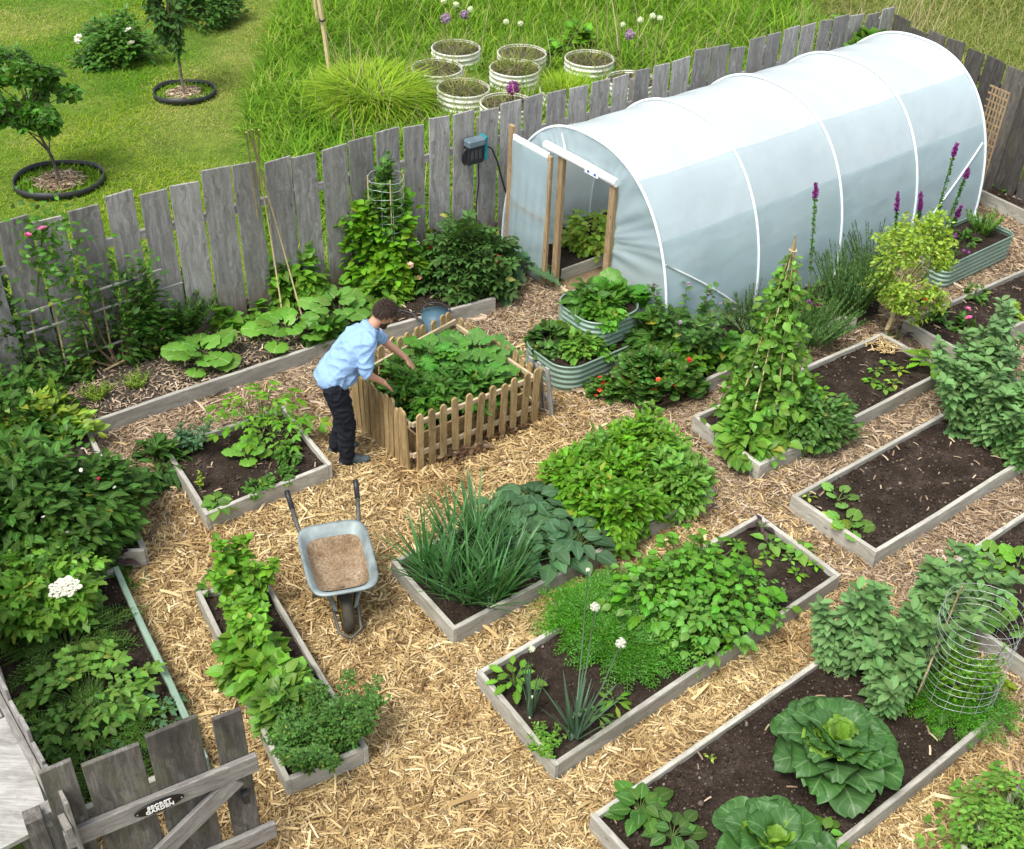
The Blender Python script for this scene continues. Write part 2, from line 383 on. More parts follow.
def T_round(lobes=5, n=20, depth=.18, cup=.12, ruffle=.05, notch=.5, seed=0):
    """broad rounded lobed leaf, stalk joins at the origin, blade reaches +Y; length 1"""
    V = [(0, 0, 0)]; U = [(0, 0)]; rings = 3
    for k in range(1, rings + 1):
        f = k / rings
        for i in range(n + 1):
            th = -math.pi * .93 + 2 * math.pi * .93 * i / n                     # angle from +Y, open at the notch
            rr = .52 * (1 - notch * .25 * (1 - math.cos(th)) / 2) * (1 + depth * math.cos(th * lobes) * f)
            rr *= 1 + .05 * math.sin(7 * th + seed)
            r = rr * f
            z = cup * (f * f) * .5 - .15 * f * f * f + ruffle * f * math.sin(th * lobes * 2 + seed)
            V.append((math.sin(th) * r, .36 + math.cos(th) * r if k else 0, z))
            vein = abs(((th * lobes / (2 * math.pi)) % 1) - .0); vein = min(vein, 1 - vein) * 2
            U.append((vein, f))
    V[0] = (0, .36, -.02)
    F3 = [[0, 1 + i + 1, 1 + i] for i in range(n)]
    F4 = [[1 + k * (n + 1) + i, 1 + k * (n + 1) + i + 1, 1 + (k + 1) * (n + 1) + i + 1, 1 + (k + 1) * (n + 1) + i] for k in range(rings - 1) for i in range(n)]
    F3 = [[f[0], f[1], f[2], f[2]] for f in F3]
    F = [list(f) for f in F4]
    V = np.array(V); V[:, 2] += .0
    # fan drawn with tiny quads so that all faces share one arity
    fan = []
    for i in range(0, n - 1, 2): fan.append([0, 1 + i + 2, 1 + i + 1, 1 + i])
    return V, np.array(F + fan)[:, ::-1], np.array(U)
def T_blade(segs=4, w=.05, droop=.3, fold=.3):
    V = []; U = []
    for i in range(segs + 1):
        t = i / segs; hw = w / 2 * (1 - t ** 2.5 * .9)
        y = t * (1 - .35 * droop * t); z = -droop * t * t * .8
        for u in (-1, 0, 1): V.append((u * hw, y, z + abs(u) * fold * hw)); U.append((abs(u), t))
    F = [[i * 3 + j, i * 3 + j + 1, (i + 1) * 3 + j + 1, (i + 1) * 3 + j] for i in range(segs) for j in (0, 1)]
    return np.array(V), np.array(F), np.array(U)
def T_frond(pairs=9, seed=0, w=.018, spread=.28, droop=.25, sub=4):
    """feathery frond: thin threads along an arching stalk"""
    r = np.random.default_rng(seed); V = []; F = []; U = []
    def strip(p, q, ww):
        d = q - p; x = np.cross(d, (r.normal(), r.normal(), 1.5)); x = x / (np.linalg.norm(x) + 1e-6) * ww
        b = len(V); V.extend([p - x, p + x, q + x * .4, q - x * .4]); F.append([b, b + 1, b + 2, b + 3]); U.extend([(.5, 0)] * 4)
    pt = lambda t: np.array([0, t, -droop * t * t])
    for i in range(3): strip(pt(i / 3), pt((i + 1) / 3), w * .6)
    for i in range(pairs):
        t = .25 + .75 * i / pairs
        for sg in (-1, 1):
            L = spread * math.sin((1.15 - t) * 1.6) * r.uniform(.8, 1.1)
            p = pt(t); d = np.array([sg * .8, .55, r.uniform(-.1, .35)]); q = p + d * L; strip(p, q, w * .5)
            for k in range(sub):
                s = (k + 1) / (sub + .5); pp = p + d * L * s
                e = np.array([sg * r.uniform(-.2, .7), r.uniform(.2, 1), r.uniform(-.5, .6)]); strip(pp, pp + e * L * .35, w)
    return np.array(V), np.array(F), np.array(U)
def T_pinnate(leaflets=3, w=.32, seed=0, droop=.2, base=None):
    """compound leaf: leaflets in pairs plus one at the tip"""
    r = np.random.default_rng(seed); V = []; F = []; U = []; lv, lf, lu = base or T_leaf(.55, 3, .1, .2, .45, 1)
    def put(p, ang, s, tilt):
        c, sn = math.cos(ang), math.sin(ang); b = sum(len(q) for q in V)
        q = lv * s; q = np.stack([q[:, 0] * c - q[:, 1] * sn, q[:, 0] * sn + q[:, 1] * c, q[:, 2] + tilt * q[:, 1]], 1) + p
        V.append(q); F.append(lf + b); U.append(lu)
    for i in range(leaflets):
        t = .22 + .5 * i / max(1, leaflets - 1)
        for sg in (-1, 1): put(np.array([0, t, -droop * t * t]), sg * -r.uniform(.8, 1.2), w * (1.1 - .3 * abs(t - .5)), r.uniform(-.2, .25))
    put(np.array([0, .68, -droop * .46]), 0, w * 1.15, -.2)
    b = sum(len(q) for q in V); V.append(np.array([(-.008, 0, 0), (.008, 0, 0), (.006, .7, -droop * .48), (-.006, .7, -droop * .48)])); F.append(np.array([[0, 1, 2, 3]]) + b); U.append(np.full((4, 2), .5))
    return np.concatenate(V), np.concatenate(F), np.concatenate(U)
def T_lobed(w=.75, seed=0, n=7, deep=.45, droop=.25):
    """toothed, cut leaf as in celery, parsley, parsnip, strawberry"""
    V = []; U = []; F = []
    for i in range(n + 1):
        t = i / n; q = math.sin(min(1, t / .45) * math.pi / 2) if t < .45 else math.cos((t - .45) / .55 * math.pi / 2) ** .8
        hw = w / 2 * max(.03, q) * (1 if i % 2 else 1 - deep)
        z = -droop * t * t
        for u in (-1, -.5, 0, .5, 1): V.append((u * hw, t + abs(u) * .06, z + (.06 if abs(u) == 1 else .02 if u else -.02) * (1 if i % 2 else -.6))); U.append((abs(u), t))
    for i in range(n):
        for j in range(4): F.append([i * 5 + j, i * 5 + j + 1, (i + 1) * 5 + j + 1, (i + 1) * 5 + j])
    return np.array(V), np.array(F), np.array(U)
def T_flower(p=6, w=.5, cup=.3):
    V = []; F = []; U = []
    for k in range(p):
        a = 2 * math.pi * k / p; b = len(V)
        for (x, y, z) in ((0, .03, 0), (-w / 2, .3, cup * .3), (0, .5, cup * .5), (w / 2, .3, cup * .3)):
            V.append((x * math.cos(a) - y * math.sin(a), x * math.sin(a) + y * math.cos(a), z)); U.append((.5, .5))
        F.append([b, b + 1, b + 2, b + 3])
    return np.array(V), np.array(F), np.array(U)
def T_ball(seg=7, rings=5):
    V = []; F = []
    for i in range(rings + 1):
        a = math.pi * i / rings
        for j in range(seg): V.append((math.sin(a) * math.cos(2 * math.pi * j / seg) * .5, math.sin(a) * math.sin(2 * math.pi * j / seg) * .5, math.cos(a) * .5))
    for i in range(rings):
        for j in range(seg): F.append([i * seg + j, (i + 1) * seg + j, (i + 1) * seg + (j + 1) % seg, i * seg + (j + 1) % seg])
    return np.array(V), np.array(F), np.full((len(V), 2), .5)
LEAF = T_leaf(.5); LEAF_W = T_leaf(.75, peak=.38, droop=.3, wave=.02); LEAF_N = T_leaf(.22, 3, .1, .3, .4, 1); LEAF_S = T_leaf(.55, 3, .12, .25, .45, 1)
LEAF_L = T_leaf(.42, 7, .25, .55, .55, 3, wave=.04); LEAF_LET = T_leaf(.8, 6, -.15, .4, .55, 3, wave=.09)
ROUND = T_round(5, 20, .02, .22, .04, .3); ROUND2 = T_round(5, 24, .1, .25, .06, .4, 2); NAST = T_round(1, 14, 0, .1, .02, 0, 1)
BLADE = T_blade(4, .045, .35); BLADE_S = T_blade(5, .03, .15, .6); BLADE_G = T_blade(2, .04, .5, 0); NEEDLE = T_blade(1, .26, .05, 0)
FROND = T_frond(9, 1); FROND2 = T_frond(12, 2, .011, .24, .45, 5); PINN = T_pinnate(3, .32, 1); PINN2 = T_pinnate(2, .45, 2, .3); LOBED = T_lobed(.62, 0, 11, .3, .3); LOBED_N = T_lobed(.45, 1, 13, .35, .4)
COMP = T_pinnate(2, .46, 3, .3, T_lobed(.7, 0, 6, .3, .3)); OVAL = T_leaf(.55, 4, .12, .3, .55, 1); CRINK = T_leaf(.85, 5, .1, .45, .5, 3, wave=.07)
FLOWER = T_flower(); BALL = T_ball()

def inst(mb, T, pos, dirs, scale, up=None, mat=0, wid=None, roll=0.):
    V, F, U = T; pos = np.atleast_2d(np.asarray(pos, float)); n = len(pos); dirs = np.broadcast_to(np.asarray(dirs, float), (n, 3))
    scale = np.broadcast_to(np.asarray(scale, float), (n,)); wid = np.ones(n) if wid is None else np.broadcast_to(np.asarray(wid, float), (n,))
    Y = dirs / (np.linalg.norm(dirs, axis=1)[:, None] + 1e-9)
    upv = np.broadcast_to(np.array([0, 0, 1.]) if up is None else np.asarray(up, float), (n, 3)) + rng.normal(0, .05, (n, 3))
    X = np.cross(Y, upv); X /= np.linalg.norm(X, axis=1)[:, None] + 1e-9; Z = np.cross(X, Y)
    W = pos[:, None] + scale[:, None, None] * (V[None, :, 0:1] * X[:, None] * wid[:, None, None] + V[None, :, 1:2] * Y[:, None] + V[None, :, 2:3] * Z[:, None])
    FF = (F[None] + (np.arange(n) * len(V))[:, None, None]).reshape(-1, F.shape[1])
    mb.add(W.reshape(-1, 3), FF, np.tile(U, (n, 1)), mat)
def rdir(n, zlo=-1., zhi=1.):
    z = rng.uniform(zlo, zhi, n); a = rng.uniform(0, 2 * math.pi, n); s = np.sqrt(1 - z * z)
    return np.stack([s * np.cos(a), s * np.sin(a), z], 1)

# ------------------------------------------------------------------ plant builders: each plant one thing with foliage / stem / flower parts
def xyz(p, z): return np.array([p[0], p[1], z], float)
def flowers_part(root, name, pts, mat, size, T=FLOWER, up=(0, 0, 1)):
    """every flower head a part of its own"""
    for p in pts:
        mb = MB(); k = 1
        d = rdir(1, -.3, .5); inst(mb, T, p, d, size, up=rdir(1, .4, 1))
        if T is FLOWER:
            inst(mb, T, np.array(p) + (0, 0, size * .08), rdir(1, -.2, .2), size * .7, up=(0, 0, 1))
            inst(mb, T, np.array(p) + (0, 0, size * .14), rdir(1, -.2, .2), size * .45, up=(.2, 0, 1))
        mb.build(name, mat, root)
def bush(name, label, cat, p, z, r, h, n, T, ls, mat, group=None, clumps=14, cr=.34, ry=None, ang=0, stem='stem', zlo=-.05, fl=None, hang=.1, base=0., sv=.35, upness=.8, leaf_name='foliage'):
    root = thing(name, label, cat, (p[0], p[1], z), group)
    ry = ry or r; D = rdir(clumps, zlo, 1); rad = rng.uniform(.55, 1., clumps)[:, None]
    C = D * rad * np.array([r, ry, h - base]) * (1 - cr * .5); C[:, 2] += base
    ca, sa = math.cos(ang), math.sin(ang)
    idx = rng.integers(0, clumps, n); off = rdir(n) * (rng.uniform(0, 1, n) ** .45)[:, None] * cr * np.array([r, ry, (h - base) * .8])
    Q = C[idx] + off; Q[:, 2] = np.maximum(Q[:, 2], .01 + rng.uniform(0, .02, n))
    out = Q - np.array([0, 0, base + (h - base) * .2]); out /= np.linalg.norm(out, axis=1)[:, None] + 1e-6
    rot = lambda v: np.stack([v[:, 0] * ca - v[:, 1] * sa, v[:, 0] * sa + v[:, 1] * ca, v[:, 2]], 1)
    d = out * np.array([1, 1, .35]) + rng.normal(0, .45, (n, 3)) * np.array([1, 1, .5]) + np.array([0, 0, hang])
    upv = out * .6 + np.array([0, 0, upness]) + rng.normal(0, .22, (n, 3))
    mb = MB(); inst(mb, T, rot(Q) + (p[0], p[1], z), rot(d), ls * rng.uniform(1 - sv, 1 + sv, n), rot(upv)); mb.build(leaf_name, M[mat] if isinstance(mat, str) else mat, root)
    sb = MB()
    for c in rot(C):
        b = np.array([c[0] * .12, c[1] * .12, -.02]); m_ = (b + c) / 2 + (c[0] * .1, c[1] * .1, -.1 * c[2])
        sb.tube(np.array([b, m_, c]) + (p[0], p[1], z), [.006 + .008 * h, .005 + .004 * h, .003], 5)
    sb.build('stem', M[stem], root)
    if fl:
        for (fn, fm, cnt, size, T2) in fl:
            dd = rdir(cnt * 6, .1, .8); dd = dd[(rot(dd) @ np.array([0, -1, .45])) > .05][:cnt]; q = dd * np.array([r, ry, h - base]) * .9 + (0, 0, base)
            flowers_part(root, fn, rot(q) + (p[0], p[1], z), M[fm], size, T2)
    return root
def rosette(name, label, cat, p, z, n, pet, ls, T, mat, group=None, el=(.25, 1.2), stem='stem', sr=.004, drop=.0, jitter=.15, fl=None, nrm=.9, spread0=0.0):
    """leaves on stalks that rise from one crown"""
    root = thing(name, label, cat, (p[0], p[1], z), group); mb = MB(); sb = MB(); o = xyz(p, z)
    for i in range(n):
        t = (i + .5) / n; a = i * 2.39996 + rng.uniform(-.3, .3); e = el[0] + (el[1] - el[0]) * t + rng.uniform(-jitter, jitter)
        L = pet * rng.uniform(.75, 1.15) * (1 - .25 * t); h = np.array([math.cos(a), math.sin(a), 0])
        q = o + h * spread0 * rng.uniform(0, 1); tip = q + h * L * math.cos(e) + np.array([0, 0, L * math.sin(e)]); mid = q + h * L * .4 * math.cos(e * .9) + np.array([0, 0, L * .6 * math.sin(e)])
        if pet > .01: sb.tube([q - (0, 0, .01), mid, tip], [sr * 1.5, sr, sr], 5)
        d = h * math.cos(e * .45) + np.array([0, 0, .25 * math.sin(e) - drop]) + rng.normal(0, .1, 3)
        inst(mb, T, tip - h * ls * .03, d, ls * rng.uniform(.75, 1.15) * (1 - .35 * t), up=h * -.25 * 0 + np.array([0, 0, nrm]) - h * .2 * math.sin(e) + rng.normal(0, .12, 3))
    mb.build('foliage', M[mat], root)
    if sb.V: sb.build('stem', M[stem], root)
    if fl:
        for (fn, fm, pts, size, T2) in fl: flowers_part(root, fn, pts, M[fm], size, T2)
    return root
def stalks(name, label, cat, p, z, n, h, r, per, T, ls, mat, group=None, lean=.25, stem='stem', sr=.005, el=.4, start=.15, taper=.4, ry=None, ang=0, top=True, fl=None, hv=.2, whorl=1):
    """upright stems clothed in leaves from bottom to top"""
    root = thing(name, label, cat, (p[0], p[1], z), group); mb = MB(); sb = MB(); ca, sa = math.cos(ang), math.sin(ang); tops = []
    for i in range(n):
        a = rng.uniform(0, 6.283); q = math.sqrt(rng.uniform(0, 1)); bx, by = q * r * math.cos(a), q * (ry or r) * math.sin(a); bx, by = bx * ca - by * sa, bx * sa + by * ca
        H_ = h * rng.uniform(1 - hv, 1 + hv * .5); b = xyz((p[0] + bx * .6, p[1] + by * .6), z - .01)
        l = np.array([bx, by, 0]) / (r + 1e-6) * lean * H_ + rng.normal(0, .05 * H_, 3) * (1, 1, 0)
        ts = np.linspace(0, 1, 5); pts = b + ts[:, None] * np.array([0, 0, H_]) + (ts ** 1.6)[:, None] * l + np.array([bx, by, 0]) * .4 * ts[:, None]
        sb.tube(pts, sr * (1 - .5 * ts), 5); tops.append(pts[-1])
        t = np.sort(rng.uniform(start, 1, per)); pos = np.stack([np.interp(t, ts, pts[:, k]) for k in range(3)], 1)
        aa = np.arange(per) * 2.4 + rng.uniform(0, 6); e = el + .5 * (t > .85)
        d = np.stack([np.cos(aa) * np.cos(e), np.sin(aa) * np.cos(e), np.sin(e)], 1) + rng.normal(0, .12, (per, 3))
        inst(mb, T, pos, d, ls * (1 - taper * t) * rng.uniform(.75, 1.2, per), up=d * (-.4, -.4, 0) + (0, 0, 1))
    mb.build('foliage', M[mat], root); sb.build('stem', M[stem], root)
    if fl:
        for (fn, fm, cnt, size, T2) in fl: flowers_part(root, fn, [tops[k % len(tops)] + rng.normal(0, .012, 3) for k in range(cnt)], M[fm], size, T2)
    return root
def straps(name, label, cat, p, z, n, L, T, mat, group=None, r=.05, el=(.7, 1.45), wid=1., ry=None, ang=0, bulb=None, lv=.3):
    """strap or thread leaves from the ground"""
    root = thing(name, label, cat, (p[0], p[1], z), group); mb = MB(); ca, sa = math.cos(ang), math.sin(ang)
    a = rng.uniform(0, 6.283, n); q = np.sqrt(rng.uniform(0, 1, n)); bx, by = q * r * np.cos(a), q * (ry or r) * np.sin(a); X, Y = bx * ca - by * sa, bx * sa + by * ca
    e = rng.uniform(el[0], el[1], n); th = a + rng.normal(0, .7, n)
    d = np.stack([np.cos(th) * np.cos(e), np.sin(th) * np.cos(e), np.sin(e)], 1)
    up = np.stack([-np.cos(th) * np.sin(e), -np.sin(th) * np.sin(e), np.cos(e)], 1)
    inst(mb, T, np.stack([X + p[0], Y + p[1], np.full(n, z)], 1), d, L * rng.uniform(1 - lv, 1 + lv * .4, n), up=up, wid=wid)
    mb.build('foliage', M[mat], root)
    if bulb:
        sb = MB()
        for k in range(bulb[0]): sb.tube([xyz((p[0] + X[k] * .6, p[1] + Y[k] * .6), z - .01), xyz((p[0] + X[k] * .7, p[1] + Y[k] * .7), z + bulb[1])], [bulb[2], bulb[2] * .7], 6)
        sb.build('stem', M[bulb[3]], root)
    return root
def seedhead_globe(root, name, p, size, mat):
    mb = MB(); n = 90; d = rdir(n); inst(mb, FLOWER, np.array(p) + d * size * .42, rdir(n), size * .22, up=d); inst(mb, BALL, np.array(p) , (0, 1, 0), size * .7)
    mb.build(name, M[mat], root)

# ------------------------------------------------------------------ soil sheets
def inpoly(P, poly):
    x, y = P[:, 0], P[:, 1]; ins = np.zeros(len(P), bool); n = len(poly)
    for i in range(n):
        x1, y1 = poly[i]; x2, y2 = poly[(i + 1) % n]
        c = ((y1 > y) != (y2 > y)) & (x < (x2 - x1) * (y - y1) / (y2 - y1 + 1e-12) + x1); ins ^= c
    return ins
def vnoise(P, s, seed=0):
    r = np.random.default_rng(seed); tot = 0
    for k in range(5):
        a = r.uniform(0, 6.28); f = s * r.uniform(.6, 1.6); ph = r.uniform(0, 6.28, 2); tot = tot + np.sin((P[:, 0] * math.cos(a) + P[:, 1] * math.sin(a)) * f + ph[0]) * np.cos((P[:, 1] * math.cos(a) - P[:, 0] * math.sin(a)) * f * .8 + ph[1])
    return tot / 3
def soil_sheet(name, quad, z, parent=None, mat='soil', amp=.014, step=.035, clods=260, mound=.02, straw=0):
    """lumpy soil filling a four-cornered frame, with loose crumbs and stones"""
    q = [np.asarray(c, float) for c in quad]; Lu = np.linalg.norm(q[2] - q[1]); Lv = np.linalg.norm(q[1] - q[0])
    nu, nv = max(4, int(Lu / step)), max(4, int(Lv / step))
    U, W = np.meshgrid(np.linspace(0, 1, nu + 1), np.linspace(0, 1, nv + 1), indexing='ij'); U = U.ravel(); W = W.ravel()
    P = (q[0][None] * ((1 - U) * (1 - W))[:, None] + q[1][None] * ((1 - U) * W)[:, None] + q[2][None] * (U * W)[:, None] + q[3][None] * (U * (1 - W))[:, None])
    Z = z + amp * (vnoise(P, 14, 3) * .6 + vnoise(P, 37, 4) * .4) + rng.normal(0, amp * .35, len(P)) + mound * np.sin(U * math.pi) * np.sin(W * math.pi)
    mb = MB(); i = np.arange(nu)[:, None] * (nv + 1) + np.arange(nv)[None]; F = np.stack([i, i + 1, i + nv + 2, i + nv + 1], -1).reshape(-1, 4)
    mb.add(np.column_stack([P, Z]), F[:, ::-1])
    k = int(clods * 1.8); a, b = rng.uniform(.02, .98, k), rng.uniform(.02, .98, k)
    C = q[0] * ((1 - a) * (1 - b))[:, None] + q[1] * ((1 - a) * b)[:, None] + q[2] * (a * b)[:, None] + q[3] * (a * (1 - b))[:, None]
    inst(mb, T_ball(5, 3), np.column_stack([C, np.full(k, z + .008 + mound * .5)]), rdir(k), rng.gamma(1.8, .005, k) + .006, up=rdir(k), mat=2)
    if straw:
        a, b = rng.uniform(.02, .98, straw), rng.uniform(.02, .98, straw)
        C = q[0] * ((1 - a) * (1 - b))[:, None] + q[1] * ((1 - a) * b)[:, None] + q[2] * (a * b)[:, None] + q[3] * (a * (1 - b))[:, None]
        inst(mb, CHIP, np.column_stack([C, np.full(straw, z + .03)]), rdir(straw, -.25, .25), rng.uniform(.03, .09, straw), mat=1)
        return mb.build(name, [M[mat], M['chip_old'], M['crumb']], parent)
    return mb.build(name, [M[mat], M['chip_old'], M['crumb']], parent)
CHIP = (np.array([(-.09, 0, 0), (.09, .02, .02), (.10, .5, .07), (-.08, .52, .05), (.07, 1, 0), (-.07, .97, -.02)]), np.array([[0, 1, 2, 3], [3, 2, 4, 5]]), np.zeros((6, 2)))
M['crumb'] = mat_island('soil_crumbs', [(0, (.02, .013, .009)), (.6, (.06, .042, .03)), (.93, (.11, .085, .065)), (1, (.24, .21, .17))], rough=.95)
M['chip'] = mat_island('fresh_wood_chips', [(0, (.13, .075, .03)), (.22, (.33, .22, .095)), (.55, (.51, .37, .17)), (.85, (.64, .49, .25)), (1, (.76, .62, .39))], rough=.8,
                       pos_noise=[(.8, .45, .68, (.76, .68, .6), .8), (3.2, .5, .72, (.66, .58, .5), .6)])
M['chip_old'] = mat_island('old_wood_chips', [(0, (.1, .065, .04)), (.3, (.26, .185, .12)), (.7, (.42, .315, .21)), (1, (.58, .47, .34))], rough=.85,
                           pos_noise=[(.9, .45, .7, (.75, .68, .62), .6)])
# ------------------------------------------------------------------ setting: ground, lawn, paths
def sheet(name, pts, z, mat, kind='structure', sub=1):
    mb = MB(); mb.add(np.column_stack([np.array(pts, float), np.full(len(pts), z)]), [list(range(len(pts)))], smooth=False)
    o = mb.build(name, mat); tag(o, kind=kind); return o
BACK_A, BACK_B = np.array([-6.32, 8.68]), np.array([5.36, 17.62])           # back fence foot line
BD = (BACK_B - BACK_A) / np.linalg.norm(BACK_B - BACK_A); BL = np.linalg.norm(BACK_B - BACK_A); BN = np.array([-BD[1], BD[0]])
RIGHT_B = np.array([9.6, 10.5])
GARDEN = [AN(.5, -3), BACK_A, BACK_B, RIGHT_B, (12, 6), (12, -4)]
def mat_ground(name, stops, scale, bst=.6):
    m, nt, out = newmat(name); t = NT(nt); pos = t.n('ShaderNodeNewGeometry').outputs['Position']
    c = t.ramp(t.noise(pos, scale, 6, .65), stops)
    c = t.mix(t.mapr(t.noise(pos, scale * 9, 3), .3, .7, 0, .5), c, tuple(x * .6 for x in stops[0][1]))
    b = t.n('ShaderNodeBsdfPrincipled', ins={'Base Color': c, 'Roughness': .95, 'Specular IOR Level': .1})
    t.link(t.bump(t.noise(pos, 60, 3), bst, .02), b.inputs['Normal']); t.link(b.outputs[0], out.inputs[0]); return m
sheet('ground', [(-150, -80), (150, -80), (150, 260), (-150, 260)], -.03, mat_ground('meadow_ground', [(.3, (.07, .11, .02)), (.7, (.14, .18, .04))], .8))
sheet('garden_floor', GARDEN, 0, mat_ground('mulched_floor', [(.3, (.16, .11, .06)), (.5, (.3, .21, .12)), (.7, (.42, .3, .17))], 4))
lw = sheet('lawn', [(-16, 8), (-6.4, 9.0), BACK_A + BN * .05, BACK_B + BN * .05, (7, 15.7), RIGHT_B + (.2, .1), (20, 12), (24, 40), (-24, 40)], -.012,
           mat_ground('mown_turf', [(.3, (.07, .115, .018)), (.5, (.13, .19, .03)), (.66, (.22, .25, .06)), (.78, (.3, .28, .12))], .9))

# ------------------------------------------------------------------ raised beds
BEDS = []
H_BED = .2
def quad_px(*pp): return [G(x, y, H_BED) for x, y in pp]
def raised_bed(name, label, q, mats=None, group='timber raised beds in the chipped yard', soil='soil', clods=260, straw=0, sz=.135, top=(.2, .2, .2, .2), thick=.042, mound=.02):
    q = [np.asarray(c, float) for c in q]; cen = sum(q) / 4; BEDS.append(q)
    root = thing(name, label, 'raised bed', (cen[0], cen[1], 0), group)
    mats = mats or [M['bed']] * 4; inner = []
    for k in range(4):
        a, b = q[k], q[(k + 1) % 4]; d = (b - a) / np.linalg.norm(b - a); nrm = np.array([-d[1], d[0]])
        if (cen - a) @ nrm < 0: nrm = -nrm
        t2 = thick / 2; e = 0 if k % 2 == 0 else thick                       # short end boards run through, long boards butt between them
        a2, b2 = a + nrm * t2 + d * e, b + nrm * t2 - d * e; zt = top[k] - (0 if k % 2 == 0 else .004)
        beam('side_board', (a2[0], a2[1], zt / 2 - .012), (b2[0], b2[1], zt / 2 - .012), zt + .02, thick, mats[k], root, bev=.005)
    t = thick - .004; sh = []
    for k in range(4):
        a, p, n_ = q[k], q[k - 1], q[(k + 1) % 4]; u = (p - a) / np.linalg.norm(p - a); v = (n_ - a) / np.linalg.norm(n_ - a); sh.append(a + (u + v) * t)
    soil_sheet('soil', sh, sz, root, soil, clods=clods, straw=straw, mound=mound)
    return root
Q1 = quad_px((162.7, 446.7), (205.2, 515), (332, 463.6), (284.5, 404.8))
Q2 = quad_px((195.7, 591.3), (285.2, 781.2), (368.6, 747.2), (263.8, 575.3))
c3l, c3n = quad_px((391, 560), (453, 629.8)); d3 = AX
Q3 = [c3l, c3n, c3n + d3 * 3.0, c3l + d3 * 3.0]
Q4 = quad_px((476.1, 670.6), (555.1, 765.9), (841.6, 574.3), (758.9, 512.8))
c5l, c5r, c5b = quad_px((590.2, 814.6), (1006.6, 709), (807.6, 665.5)); d5 = (c5b - c5l) / np.linalg.norm(c5b - c5l); n5 = np.array([-d5[1], d5[0]])
L5 = (c5r - c5l) @ d5; W5 = (c5l - c5r) @ n5
Q5 = [c5l, c5l - n5 * W5, c5r, c5l + d5 * L5]
c6l, c6n, c6b = quad_px((791.5, 495), (876.5, 552.1), (948.7, 409.3)); d6 = (c6b - c6l) / np.linalg.norm(c6b - c6l)
Q6 = [c6l, c6n, c6n + d6 * 3.5, c6l + d6 * 3.5]
Q7 = quad_px((692.8, 415), (760, 465.4), (949.4, 369.4), (881.5, 332))
c8l, c8n, c8b = quad_px((903.4, 320.3), (962.2, 351.5), (997.4, 280)); d8 = (c8b - c8l) / np.linalg.norm(c8b - c8l)
Q8 = [c8l, c8n, c8n + d8 * 3.4, c8l + d8 * 3.4]
c9l, c9n, c9b = quad_px((915, 586), (1023, 661), (1024, 511.8)); d9 = (c9b - c9l) / np.linalg.norm(c9b - c9l); n9 = (c9n - c9l) / np.linalg.norm(c9n - c9l)
Q9 = [c9l, c9l + n9 * 1.15, c9l + n9 * 1.15 + d9 * 3.4, c9l + d9 * 3.4]
c10, c10b = quad_px((969, 832), (1023.6, 779.5)); d10 = (c10b - c10) / np.linalg.norm(c10b - c10); n10 = np.array([d10[1], -d10[0]])
Q10 = [c10 - d10 * .15, c10 - d10 * .15 + n10 * 1.1, c10 + d10 * 3 + n10 * 1.1, c10 + d10 * 3]
e11a, e11b = quad_px((118, 565), (190, 718)); d11 = (e11b - e11a) / np.linalg.norm(e11b - e11a); n11 = np.array([d11[1], -d11[0]])
Q11 = [e11a + n11 * 1.15, e11a + d11 * 2.25 + n11 * 1.15, e11a + d11 * 2.25, e11a]
raised_bed('raised_bed', 'small square grey timber bed of young vegetables beside the man', Q1, clods=260, straw=60)
raised_bed('raised_bed', 'narrow timber bed filled with bright green leafy plants, left of the wheelbarrow', Q2)
raised_bed('raised_bed', 'timber bed holding dark onion leaves and a big bushy potato crop', Q3)
raised_bed('raised_bed', 'long timber bed with leeks, lettuce and seedlings in the middle foreground', Q4)
raised_bed('raised_bed', 'largest foreground timber bed with huge cabbages and a wire cylinder', Q5, clods=1600, straw=45, sz=.14)
raised_bed('raised_bed', 'mostly bare soil timber bed with one small squash seedling at its near end', Q6, clods=900, straw=60)
raised_bed('raised_bed', 'timber bed with the bean wigwam at one end and bare soil at the other', Q7, clods=500, straw=40)
raised_bed('raised_bed', 'timber bed at the right edge with small pink flowers in bare soil', Q8, clods=600, straw=60)
raised_bed('raised_bed', 'timber bed at the right edge with scattered squash seedlings behind the wire cylinder', Q9, clods=600, straw=50)
raised_bed('raised_bed', 'timber bed in the bottom right corner overhung by parsley', Q10)
raised_bed('raised_bed', 'bed behind the gate with one pale green painted side board', Q11, mats=[M['bed'], M['bed'], M['green_paint'], M['bed_edge']], thick=.05, clods=500)

# borders edged with boards along the fences
def edging(root, pts, z=.2, mat='bed_edge', th=.045):
    for a, b in zip(pts[:-1], pts[1:]): beam('edging_board', (a[0], a[1], z / 2), (b[0], b[1], z / 2), z, th, M[mat], root)
e1, e2, e3, eL, eE = [G(x, y, .2) for x, y in ((83, 424), (317, 345), (495, 297), (144, 549), (83, 554))]
cR = AN(.6, 7.95)
bb = thing('border_bed', 'long soil border below the back fence edged with pale boards', 'garden border', (e1[0], e1[1], 0))
edging(bb, [e1, e2, e3]); edging(bb, [e1 + (.05, -.05), eL]); edging(bb, [eL, eE], mat='bed')
f0, f1, f2 = BACK_A, BACK_A + BD * (BL * .5), np.array([.05, 13.45])
soil_sheet('soil', [f0 - BN * .03 + AX * .1, cR, eL + (-.02, .03), e1 + (-.02, .04)], .13, bb, 'soil_dry', amp=.02, clods=500, straw=500, step=.06)
soil_sheet('soil', [BACK_A - BN * .03, e1 + (.0, .04), e2 + (-.01, .03), (e2 @ BD - BACK_A @ BD) * BD + BACK_A - BN * .03], .132, bb, 'soil_dry', amp=.02, clods=900, straw=1500, step=.05)
